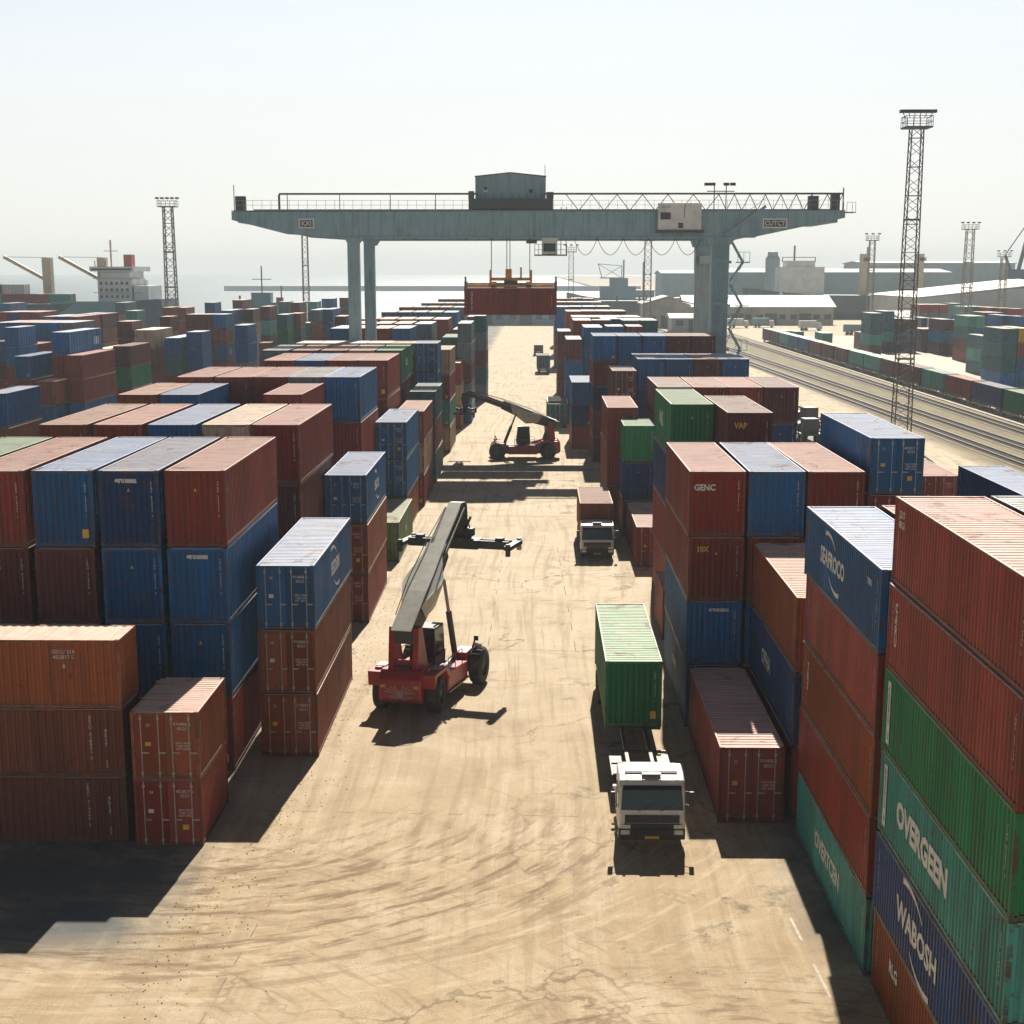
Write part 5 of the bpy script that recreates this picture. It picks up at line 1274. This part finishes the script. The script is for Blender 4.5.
# hoist: ropes, headblock, spreader
ro = MB()
for x in (-4.95, -3.2, -2.85, -.6):
    zl = 19.6 if x in (-4.95, -.6) else 20.5
    ro.tube((x, 183, zl), (x, 183, 27.4), .045, 6)
ro.build('hoist_ropes', M['black'], cr)
OS = M['orange_steel']
hb = MB().box(-5.1, -.4, 182.7, 183.4, 19.3, 19.65)
for x in (-5.05, -.45): hb.box(x - .12, x + .12, 182.6, 183.5, 18.9, 20.5)
hb.box(-3.35, -2.65, 182.6, 183.5, 19.65, 20.6); hb.box(-1.7, -1.5, 182.9, 183.2, 19.65, 20.8)
hb.build('headblock', OS, cr, bevel=.02)
spd = MB().box(-7.75, 2.3, 182.9, 183.3, 18.6, 19.05).box(-7.75, 2.3, 181.9, 182.1, 18.6, 18.85).box(-7.75, 2.3, 184.1, 184.3, 18.6, 18.85)
spo = spd.box(-5.0, -4.4, 181.9, 184.3, 18.5, 19.2).box(-1.0, -.4, 181.9, 184.3, 18.5, 19.2).build('spreader', OS, cr, bevel=.02)
MB().box(-3.5, -2.0, 182.0, 184.2, 18.5, 19.3).build('spreader_drive', M['seal'], spo)
for x in (-7.85, 2.35): MB().box(x - .14, x + .14, 181.85, 184.35, 18.3, 19.2).box(x - .1, x + .1, 181.8, 182.0, 17.4, 19.75).build('flipper_arm', M['mast'], spo)
# stairs spiralling the right leg
sr = MB()
zz = [2.4, 7.0, 11.8, 16.6, 21.3]
for i in range(4):
    a_ = (22.9, 178.4, zz[i + 1]); c_ = (21.5, 178.4, zz[i + 1] + 2.4); e_ = (21.5, 178.4, zz[i + 1] - 2.0)
    sr.bar(a_, c_, .10, .28).bar(a_, e_, .10, .28); sr.box(22.2, 23.6, 177.7, 179.2, zz[i + 1] - .06, zz[i + 1] + .06)
    for x in (22.25, 22.9, 23.55): sr.bar((x, 177.75, zz[i + 1]), (x, 177.75, zz[i + 1] + 1.1), .05)
    sr.bar((22.25, 177.75, zz[i + 1] + 1.1), (23.55, 177.75, zz[i + 1] + 1.1), .05)
    sr.bar((19.5, 178.1, zz[i + 1] + .4), (21.6, 178.1, zz[i + 1]), .14, .3)
    sr.bar(a_, (21.0, 178.0, zz[i]), .06)
sr.bar((20.9, 178.1, 24.2), (25.2, 178.1, 27.3), .12, .3).bar((20.9, 178.1, 25.0), (25.2, 178.1, 28.2), .05)
for x in range(6): sr.bar((19.6 + x * .3, 178.05, 11), (19.6 + x * .3, 178.05, 24), .05)
sr.build('staircase', GS, cr)
# the container hanging in the spreader
hc = container(-7.95, 181.9, 15.5, 2.44, 2.98, 10.4, 'R', 'b', 0, 'rust red container hanging from the gantry crane spreader', deco=False, group='hoisted container')
hc.rotation_euler.z = R(-90); hc.location = (-7.95, 181.6, 15.5)
write('GEVS', .55, 'right', (W2 - .009, 1.0, 1.35), hc, 'white', vertical=True)
write('2267', .35, 'right', (W2 - .009, 11.5, 1.35), hc, 'yellow', vertical=True)

# ------------------------------------------------------------------ lattice lamp masts
def lattice(x, y, H, w0, w1, label, heads=6, seg=None, thin=.09, platform=True):
    t = thing('lamp_mast', label, 'lamp mast', (x, y, 0), 0, 'lattice lamp masts')
    b = MB(); seg = seg or int(H / 1.5)
    wz = lambda z: (w0 + (w1 - w0) * z / H) / 2
    cs = ((-1, -1), (1, -1), (1, 1), (-1, 1))
    for i, j in cs: b.bar((i * wz(0), j * wz(0), 0), (i * wz(H), j * wz(H), H), thin * 1.5)
    for k in range(seg):
        za, zb = H * k / seg, H * (k + 1) / seg
        for q in range(4):
            c0, c1 = cs[q], cs[(q + 1) % 4]
            if k % 2: c0, c1 = c1, c0
            b.bar((c0[0] * wz(za), c0[1] * wz(za), za), (c1[0] * wz(zb), c1[1] * wz(zb), zb), thin * .7)
            if k % 3 == 0: b.bar((c0[0] * wz(za), c0[1] * wz(za), za), (c1[0] * wz(za), c1[1] * wz(za), za), thin * .7)
    for fz in (.28, .5, .72):
        for q in range(4): b.bar((cs[q][0] * wz(H * fz), cs[q][1] * wz(H * fz), H * fz), (cs[(q + 1) % 4][0] * wz(H * fz), cs[(q + 1) % 4][1] * wz(H * fz), H * fz), thin * 2)
    b.build('lattice', M['mast' if H > 36 else 'mast_pale'], t)
    pr = w1 * .85 + .35
    p_ = MB().box(-pr, pr, -pr, pr, H, H + .18)
    for i in range(5):
        u = -pr + i * pr / 2
        for a_ in ((u, -pr), (u, pr), (-pr, u), (pr, u)): p_.bar((a_[0], a_[1], H), (a_[0], a_[1], H + 1.3), .05)
    for z in (.7, 1.3):
        p_.bar((-pr, -pr, H + z), (pr, -pr, H + z), .06).bar((-pr, pr, H + z), (pr, pr, H + z), .06).bar((-pr, -pr, H + z), (-pr, pr, H + z), .06).bar((pr, -pr, H + z), (pr, pr, H + z), .06)
    p_.build('platform', M['mast'], t)
    for k in range(heads):
        u = -pr * 1.15 + 2.3 * pr * k / (heads - 1) if heads > 1 else 0
        l_ = MB().bar((u * .8, 0, H + 1.2), (u, -.2, H + 1.75), .08).box(u - .36, u + .36, -.75, .15, H + 1.7, H + 2.05)
        l_.build('floodlight', M['black'], t, bevel=.03)
    return t
lattice(43.9, 190, 36.4, 2.0, 1.35, 'tall dark lattice lamp mast beside the railway tracks at right', 6, 34, .085)
lattice(-79.3, 350, 33.8, 2.5, 1.8, 'pale lattice lamp mast rising from the left yard', 5, 20, .17)
lattice(-57.0, 400, 30.0, 1.5, 1.3, 'thin lattice lamp mast seen behind the crane left boom', 3, 20, .12)
lattice(9.6, 430, 25.2, 1.5, 1.2, 'thin lattice lamp mast seen below the operator cab', 3, 16, .09)
lattice(26.5, 380, 27.2, 1.7, 1.5, 'thin rusty lattice lamp mast left of the crane right legs', 3, 18, .11)
lattice(93.4, 450, 28.5, 1.9, 1.4, 'pale lattice lamp mast left of the tall dark one', 3, 18, .13)
lattice(120.2, 450, 31.5, 2.6, 1.9, 'pale lattice lamp mast above the low gabled warehouse', 4, 18, .15)
lattice(144.5, 500, 24.5, 2.0, 1.6, 'farthest lattice lamp mast near the right frame edge', 3, 16, .15)

# ------------------------------------------------------------------ train
TR = 'MGDRTMMTTMMRBBTM'
for k in range(17):
    y = 196 + k * 16.3
    w_ = thing('flat_wagon', 'flat wagon number place %s' % k, 'railway wagon', (68.2, y, 0), 0, 'flat wagons of the container train')
    ordn = ['nearest', 'second', 'third', 'fourth', 'fifth', 'sixth', 'seventh', 'eighth', 'ninth', 'tenth', 'eleventh', 'twelfth', 'thirteenth', 'fourteenth', 'fifteenth', 'sixteenth', 'farthest'][k]
    w_['label'] = 'dark flat wagon of the container train, %s along the train' % ordn
    MB().box(-1.35, 1.35, 0, 15.6, .95, 1.15).build('deck', M['chassis'], w_)
    for q in (2, 13.5):
        bg_ = MB().box(-1.1, 1.1, q - 1.2, q + 1.2, .45, .9).build('bogie', M['grey_dark'], w_)
        for s_ in (-1, 1):
            for e_ in (-.8, .8): MB().lathe([(.001, -.07), (.42, -.07), (.42, .07), (.001, .07)], (s_ * .8, q + e_, .42), 'x', 12).build('rail_wheel', M['rod'], bg_)
    for s_ in (-1, 1): MB().box(*sorted((s_ * 1.35, s_ * 1.37)), 0, 15.6, .7, .82).build('side_sill', M['pale_steel'], w_)
    c = TR[k % len(TR)]
    r = container(68.2, y + .4, 1.16, 2.5, 2.75, 14.8, c, 'b', 1 if k < 6 else 2, CNAME[c] + ' container on the train, ' + ordn + ' along the train', deco=False, group='containers on the train')
    r.rotation_euler.z = 0

# dark gear parked on the strip left of the tracks
def cargo_cart(x, y, rz, label):
    t = thing('yard_trailer', label, 'trailer', (x, y, 0), rz, 'dark yard trailers beside the tracks')
    MB().box(-1.3, 1.3, 0, 8, 1.0, 1.25).build('deck', M['chassis'], t)
    for q in (1, 2.2, 6.8):
        for s_ in (-1, 1): add_wheel(t, s_ * 1.0, q, .5, .4)
    for q in range(5): MB().box(-1.25, -1.15, .4 + q * 1.7, .5 + q * 1.7, 1.25, 2.2).box(1.15, 1.25, .4 + q * 1.7, .5 + q * 1.7, 1.25, 2.2).build('stake', M['grey_dark'], t)
    MB().box(-.9, .9, .6, 2.6, 1.26, 3.0).build('generator_box', M['chassis'], t, bevel=.05)
    MB().box(-.9, .9, 3.6, 6.6, 1.26, 2.2).build('tool_box', M['grey_dark'], t, bevel=.05)
cargo_cart(36.2, 206, .2, 'dark yard trailer with a tall box, left of the tracks near the blue container')
cargo_cart(33.4, 190, .1, 'dark yard trailer nearest the third row right block')
cargo_cart(36.5, 228, -.1, 'dark yard trailer farthest back beside the kerb blocks')

# ------------------------------------------------------------------ ships
def ship(label, x, y, z, Ls, Bm, hd, hull_m, deck, rz, name='cargo_ship', bands=None):
    """bow towards -X, stern at +X; origin amidships on the waterline"""
    t = thing(name, label, 'ship', (x, y, z), rz)
    b = MB(); st = []
    for u, hw, top, bot in ((-.5, .02, 1.32, .35), (-.46, .30, 1.28, .1), (-.38, .75, 1.15, 0), (-.25, 1, 1.02, 0), (.0, 1, 1, 0), (.36, 1, 1.0, 0), (.45, .92, 1.05, 0), (.495, .78, 1.1, .28), (.5, .7, 1.1, .5)):
        h_ = Bm / 2
        st.append([(u * Ls, -hw * h_, top * hd), (u * Ls, -hw * h_ * .92, bot * hd + .25 * hd), (u * Ls, -hw * h_ * .55, bot * hd), (u * Ls, hw * h_ * .55, bot * hd), (u * Ls, hw * h_ * .92, bot * hd + .25 * hd), (u * Ls, hw * h_, top * hd)])
    vs = [p for s_ in st for p in s_]; fs = []
    for i in range(len(st) - 1):
        for j in range(5): fs.append((i * 6 + j, i * 6 + j + 1, (i + 1) * 6 + j + 1, (i + 1) * 6 + j))
        fs.append((i * 6 + 5, i * 6, (i + 1) * 6, (i + 1) * 6 + 5))
    fs.append(tuple(range(5, -1, -1))); fs.append(tuple(range((len(st) - 1) * 6, len(st) * 6)))
    b.add(vs, fs); hull = b.build('hull', hull_m, t)
    return t, hull
SL = 210
t, hull = ship('blue hulled container ship with white bridge and two raised deck cranes at left', -208, 452, -2.2, SL, 30, 13.6, M['hull_blue'], 0, 0)
MB().box(SL * .36, SL * .47, -14.6, -14.2, 6, 14.4).build('pale_hull_band', M['hull_teal'], hull)
sx = 208 - 116
for (x0, x1, z0, z1) in ((sx - 5.0, sx + 4.5, 14.2, 20.5), (sx - 4.0, sx + 4, 20.5, 22.4)):
    MB().box(x0, x1, -8, 8, z0, z1).build('bridge_tower', M['ship_white'], t)
MB().box(sx - 6.5, sx + 5.5, -10, 10, 22.4, 23.7).build('bridge_wing', M['ship_white'], t)
MB().box(sx - 6.0, sx + 5.0, -10.06, -10.0, 22.7, 23.2).build('bridge_windows', M['glass'], t)
MB().box(sx + 1, sx + 3.2, -2, 2, 23.7, 27).build('funnel', M['funnel_red'], t)
MB().box(sx + 5, sx + 9, -8, 8, 14, 18.5).box(sx + 6, sx + 7, -1, 1, 18.5, 20).build('stern_house', M['ship_white'], t)
wd = MB()
for zz_ in (15.2, 17.0, 18.8):
    for q in range(6): wd.box(sx - 4.4 + q * 1.45, sx - 3.7 + q * 1.45, -8.06, -8.0, zz_, zz_ + .8)
wd.build('deck_windows', M['glass'], t)
MB().box(sx - 6, sx + 7, -8.6, -8.0, 20.4, 20.6).box(sx - 6, sx + 7, -8.6, -8.0, 16.6, 16.75).build('deck_edges', M['wall_pale'], t)
for q in (-6, -3): MB().tube((sx + q, -6, 23.6), (sx + q, -6, 25.4), .12).build('antenna', M['mast'], t)
MB().tube((sx - 3, 0, 23.6), (sx - 3, 0, 31), .25).bar((sx - 5, 0, 28), (sx - 1, 0, 28), .2).build('radar_mast', M['beige_steel'], t)
for xx in (72, 87.5):
    xq = xx - 1
    dc = MB().box(xq - 1.2, xq + 1.2, -1.4, 1.4, 13, 26.2).build('deck_crane', M['beige_steel'], t)
    MB().bar((xq - .5, 0, 20.0), (xq - 12.2, 0, 26.4), .9, .9).build('crane_jib', M['beige_steel'], dc)
    MB().tube((xq, 0, 26.2), (xq - 12.0, 0, 26.4), .07, 5).build('jib_cable', M['mast'], dc)
pool = 'BORKTNWMRBOKB'
sb = MB(); scol = []
for i in range(17):
    x0 = sx - 10.5 - (i + 1) * 6.3
    hgt = rnd.choice((1, 2, 2, 3))
    for k in range(hgt):
        for q in range(2):
            c = rnd.choice(pool)
            n0 = len(sb.f); X0 = -208 + x0 + 6; Y0 = 452 - 14.5 + q * 2.5
            sb.cur = 0; sb.box(X0 - 6.03, X0, Y0, Y0 + 2.44, 11.6 + 2.6 * k, 14.15 + 2.6 * k); sb.cur = 1; sb.box(X0 - 6.0, X0 - .03, Y0 + .03, Y0 + 2.41, 14.15 + 2.6 * k, 14.18 + 2.6 * k)
            scol += [COL[c]] * (len(sb.f) - n0)
o = attr_mesh(sb, scol, 'ship_containers', 'many small stacked containers along the deck of the blue hulled ship')
t2, h2 = ship('small green and white tug beyond the left yard', -85, 500, -2.2, 26, 8, 7, M['hull_dark'], 0, 0, 'tug_boat')
MB().box(-5, 5, -3, 3, 7, 13).box(-3, 3, -2.5, 2.5, 13, 16).build('wheelhouse', M['hull_teal'], t2); MB().box(3, 8, -2.5, 2.5, 7, 12).build('deck_house', M['ship_white'], t2)
MB().tube((0, 0, 16), (0, 0, 24), .2).bar((-3, 0, 20), (3, 0, 20), .2).tube((6, 0, 12), (6, 0, 18), .2).tube((-7, 0, 7), (-7, 0, 15), .3).build('radar_mast', M['mast'], t2)
MB().box(4.5, 6.5, -1, 1, 12, 14.5).build('funnel', M['funnel_red'], t2)
t3, h3 = ship('pale grey hazy ship with lattice masts beyond the far lane end', 47, 820, -2.2, 62, 14, 9, M['hull_teal'], 0, 0)
MB().box(-14, 4, -5, 5, 8, 15).box(-9, 0, -5, 5, 15, 19).build('bridge_tower', M['wall_blue'], t3)
MB().bar((-14, 0, 19), (-2, 0, 19), .5).bar((-13, 0, 19), (-15, 0, 26), .4).bar((-3, 0, 19), (-3, 0, 25), .4).bar((-15, 0, 26), (-3, 0, 25), .3).bar((-13, 0, 19), (-3, 0, 25), .25).bar((-3, 0, 19), (-15, 0, 26), .25).build('lattice_gantry', M['wall_blue'], t3)
for a_, c_ in (((8, 0, 9), (8, 0, 27)), ((-2, 0, 19), (-2, 0, 28)), ((20, 0, 9), (20, 0, 17))): MB().tube(a_, c_, .4).build('mast', M['wall_blue'], t3)
t4, h4 = ship('long dark teal hull moored behind the far lane', 44, 715, -2.2, 44, 12, 8.5, M['hull_dark'], 0, 0, 'moored_barge')
for x in (-8, 2, 5, 14): MB().box(x, x + .8, -1, 1, 8.5, 12).build('deck_post', M['mast'], t4)
MB().box(-20, 20, -5, 5, 8, 9.6).build('hatch_cover', M['hull_dark'], t4)
t5, h5 = ship('dark hulled ship with white bridge and silo behind the low warehouse', 150, 700, -2.2, 120, 18, 10, M['hull_dark'], 0, 0)
t5.location.z = 0
for sg in (0,): pass
MB().box(-45, -26, -7, 7, 9, 22).box(-42, -30, -6, 6, 22, 24.6).build('bridge_tower', M['ship_white'], t5)
MB().tube((-38, 0, 24), (-38, 0, 31), .4).bar((-44, -6, 26), (-30, -6, 26), .3).tube((-44, -6, 24), (-44, -6, 26), .2).tube((-30, -6, 24), (-30, -6, 26), .2).build('radar_mast', M['mast'], t5)
for x in (-8, 16):
    pc = MB().box(x - 1.5, x + 1.5, -2, 2, 9, 27.5).build('deck_crane', M['beige_steel'], t5)
    MB().box(x - .5, x + 2.4, -2, 2, 24.5, 26).build('crane_house', M['beige_steel'], pc)
MB().bar((-6, 0, 23), (16, 0, 23.5), .8).build('crane_jib', M['beige_steel'], t5)

# ------------------------------------------------------------------ buildings
def shed(label, x0, x1, y0, y1, h, rise, wall_m, roof_m, nw=6, name='warehouse', ridge='x'):
    t = thing(name, label, 'building', ((x0 + x1) / 2, y0, 0), 0)
    w_, d_ = (x1 - x0) / 2, y1 - y0
    if ridge == 'x': MB().prism([(0, 0), (d_, 0), (d_, h), (d_ / 2, h + rise * .97), (0, h)], 'x', -w_, w_).build('wall', wall_m, t)
    else: MB().prism([(-w_, 0), (w_, 0), (w_, h), (0, h + rise * .97), (-w_, h)], 'y', 0, d_).build('wall', wall_m, t)
    r = MB()
    if ridge == 'x':
        for a_, c_ in (((-1, h - .1), (d_ / 2, h + rise)), ((d_ / 2, h + rise), (d_ + 1, h - .1))):
            r.prism([(a_[0], a_[1] + .1), (c_[0], c_[1] + .1), (c_[0], c_[1] + .5), (a_[0], a_[1] + .5)], 'x', -w_ - .8, w_ + .8)
    else:
        for a_, c_ in (((-w_ - 1, h - .1), (0, h + rise)), ((0, h + rise), (w_ + 1, h - .1))):
            r.prism([(a_[0], a_[1] + .1), (c_[0], c_[1] + .1), (c_[0], c_[1] + .5), (a_[0], a_[1] + .5)], 'y', -.8, d_ + .8)
    r.build('roof', roof_m, t)
    for k in range(nw):
        x = -w_ + (k + .5) * 2 * w_ / nw; big = k % 3 == 1
        f = MB().box(x - (2.3 if big else 1.2), x + (2.3 if big else 1.2), -.12, -.02, .1 if big else 2.2, 4.4 if big else 4.0).build('door' if big else 'window', M['grey_dark'], t)
    return t
shed('long low cream warehouse with a pale roof behind the crane right legs', 58, 114.5, 617, 650, 6.5, 4.0, M['wall_cream'], M['roof_pale'], 13)
shed('cream gabled shed at the left end of the low warehouse', 40, 57, 588, 614, 8.3, 2.6, M['wall_cream'], M['roof_pale'], 3, ridge='y')
shed('wide gabled warehouse with a pale roof at right', 133, 240, 560, 640, 11.0, 5.6, M['wall_pale'], M['roof_pale'], 12, ridge='y')
shed('long pale blue dockside hall on the right skyline', 96, 205, 800, 850, 19.3, 1.6, M['wall_blue'], M['wall_pale'], 9, 'dock_hall')
shed('taller blue hall on the skyline behind the right lamp masts', 183, 267, 902, 960, 24.3, 1.0, M['wall_blue'], M['wall_pale'], 7, 'dock_hall')
shed('long hazy grey blue hall on the skyline left of the crane right legs', 79, 205, 1005, 1060, 18.5, 1.8, M['wall_blue'], M['wall_blue'], 8, 'dock_hall')
shed('low pale shed by the right lane end', 118, 132, 520, 545, 5.5, 1.5, M['wall_pale'], M['roof_pale'], 3)
shed('low grey shed across the far end of the lane', -26, 14, 612, 630, 5.0, 1.2, M['wall_blue'], M['wall_pale'], 8)
shed('low pale shed behind the far right container rows', 46, 62, 540, 556, 4.5, 1.2, M['wall_pale'], M['roof_pale'], 3)
si_ = thing('storage_silo', 'blue grey silo tower left of the white ship bridge', 'silo', (111.5, 760, 0))
MB().lathe([(3.0, 0), (3.0, 12), (3.4, 13), (3.4, 26), (2.4, 27.5), (2.4, 29), (.001, 29.3)], (0, 0, 0), 'z', 20).build('silo_body', M['wall_blue'], si_)
MB().box(-4, 4, -4, 4, 0, 3).build('silo_base', M['wall_pale'], si_)
bc = thing('harbour_crane', 'blue luffing harbour crane at the right frame edge', 'crane', (210, 705, 0))
MB().bar((-5, 0, 0), (-2, 0, 18), 1.2).bar((5, 0, 0), (2, 0, 18), 1.2).box(-5, 5, -3, 3, 17, 21).build('portal', M['hull_blue'], bc)
MB().bar((0, 0, 20), (5, 0, 44), 1.4).bar((-3, 0, 20), (-6, 0, 27), 1.0).bar((-6, 0, 27), (5, 0, 44), .4).build('jib', M['hull_blue'], bc)

# small vehicles and machines far off
sk = [(128, 1010, 14, 16, 'wall_pale', 'pale block building left of the crane posts on the skyline'), (60, 930, 18, 9, 'wall_blue', 'low blue grey block behind the hazy ship'),
      (232, 760, 16, 13, 'wall_cream', 'cream block building behind the wide gabled warehouse'), (262, 640, 10, 18, 'wall_pale', 'slim pale tower block beyond the right frame edge'), (174, 655, 12, 8, 'wall_cream', 'small cream block before the blue dock hall')]
for x, y, w_, h_, m_, lab in sk:
    t = thing('block_building', lab, 'building', (x, y, 0))
    MB().box(-w_ / 2, w_ / 2, 0, 14, 0, h_).build('wall', M[m_], t); MB().box(-w_ / 2 - .3, w_ / 2 + .3, -.3, 14.3, h_ + .01, h_ + .5).build('roof', M['roof_pale'], t)
    for k in range(int(h_ // 3.5)):
        for q in range(int(w_ // 3)): MB().box(-w_ / 2 + 1 + q * 3, -w_ / 2 + 2.6 + q * 3, -.08, -.01, 1.2 + k * 3.4, 2.7 + k * 3.4).build('window', M['grey_dark'], t)
for k, (x, y, h_) in enumerate(((118, 740, 17), (124.5, 742, 17), (160, 780, 31))):
    t = thing('storage_tank' if h_ < 20 else 'chimney', ['left grey storage tank between the silo and the hall', 'right grey storage tank between the silo and the hall', 'slim grey chimney rising over the blue dock hall'][k], 'tank' if h_ < 20 else 'chimney', (x, y, 0))
    r_ = 2.9 if h_ < 20 else .9
    MB().lathe([(r_, 0), (r_ * (1 if h_ < 20 else .7), h_), (r_ * .6, h_ + .6), (.001, h_ + .9)], (0, 0, 0), 'z', 18).build('shell', M['wall_pale'], t)
    MB().lathe([(r_ * 1.06, h_ * .5), (r_ * 1.06, h_ * .5 + .4)], (0, 0, 0), 'z', 18).build('band', M['wall_blue'], t)
def small_truck(x, y, rz, label, body='cab_white', box=True):
    t = thing('parked_truck', label, 'truck', (x, y, 0), rz, 'small vehicles parked far off')
    MB().prism([(0, .6), (0, 1.6), (.35, 2.6), (1.9, 2.7), (1.9, .6)], 'x', -1.15, 1.15).build('cab', M[body], t, bevel=.05)
    MB().prism([(-.03, 1.6), (.30, 2.5), (.36, 2.5), (.03, 1.6)], 'x', -1.0, 1.0).build('windscreen', M['glass'], t)
    if box: MB().box(-1.2, 1.2, 2.1, 8, 1.0, 3.4).build('cargo_box', M['ship_white' if rnd.random() < .5 else 'wall_blue'], t)
    for s_ in (-1, 1):
        for q in (1.0, 5.5, 6.8): add_wheel(t, s_ * .95, q, .48, .35)
W_ = [(78, 585, 1.5, 'small white lorry parked left in front of the low warehouse'), (88, 590, 1.4, 'small lorry parked in the middle before the low warehouse'), (100, 560, 1.6, 'small lorry parked near the green containers by the warehouse'),
      (108, 520, 1.2, 'small lorry parked beside the low pale shed'), (30, 520, 1.6, 'small lorry parked behind the far right rows')]
for x, y, rz, lab in W_: small_truck(x, y, rz, lab)
tm = thing('terminal_tractor', 'small red yard machine on the pale apron beyond the train', 'yard machine', (100, 452, 0), 1.2)
MB().box(-1.5, 1.5, 0, 9, .8, 1.5).build('deck', M['chassis'], tm); MB().box(-1.2, 1.2, 1, 3.5, 1.5, 3.4).build('cab', M['red_paint'], tm)
MB().bar((0, 3, 3), (0, 8, 5), .4).bar((0, 6, 1.2), (0, 6.5, 4.5), .3).build('arm', M['red_paint'], tm)
for s_ in (-1, 1):
    for q in (1.2, 7.5): add_wheel(tm, s_ * 1.3, q, .55, .4)

# pale concrete apron beyond the train
sheet('concrete_apron', [(71.5, 200), (200, 200), (240, 620), (71.5, 500)], .008, plain('apron concrete', (.52, .46, .37), .85, var=.2, scale=.05))

# ------------------------------------------------------------------ haze
hz = MB().box(-900, 900, -60, 1900, -5.0, 60).mesh('haze', None) if False else None
hm = bpy.data.materials.new('haze'); hm.use_nodes = True; ht_ = hm.node_tree
for n in list(ht_.nodes):
    if n.type == 'BSDF_PRINCIPLED': ht_.nodes.remove(n)
pv = ht_.nodes.new('ShaderNodeVolumePrincipled')
pv.inputs['Color'].default_value = (.76, .85, .89, 1); pv.inputs['Density'].default_value = .00025; pv.inputs['Anisotropy'].default_value = .1
ht_.links.new(pv.outputs[0], ht_.nodes['Material Output'].inputs['Volume'])
ho = MB().box(-2400, 3100, -60, 6200, -5.0, 70).build('haze', hm); ho['kind'] = 'stuff'; ho['label'] = 'pale sea haze over the port'
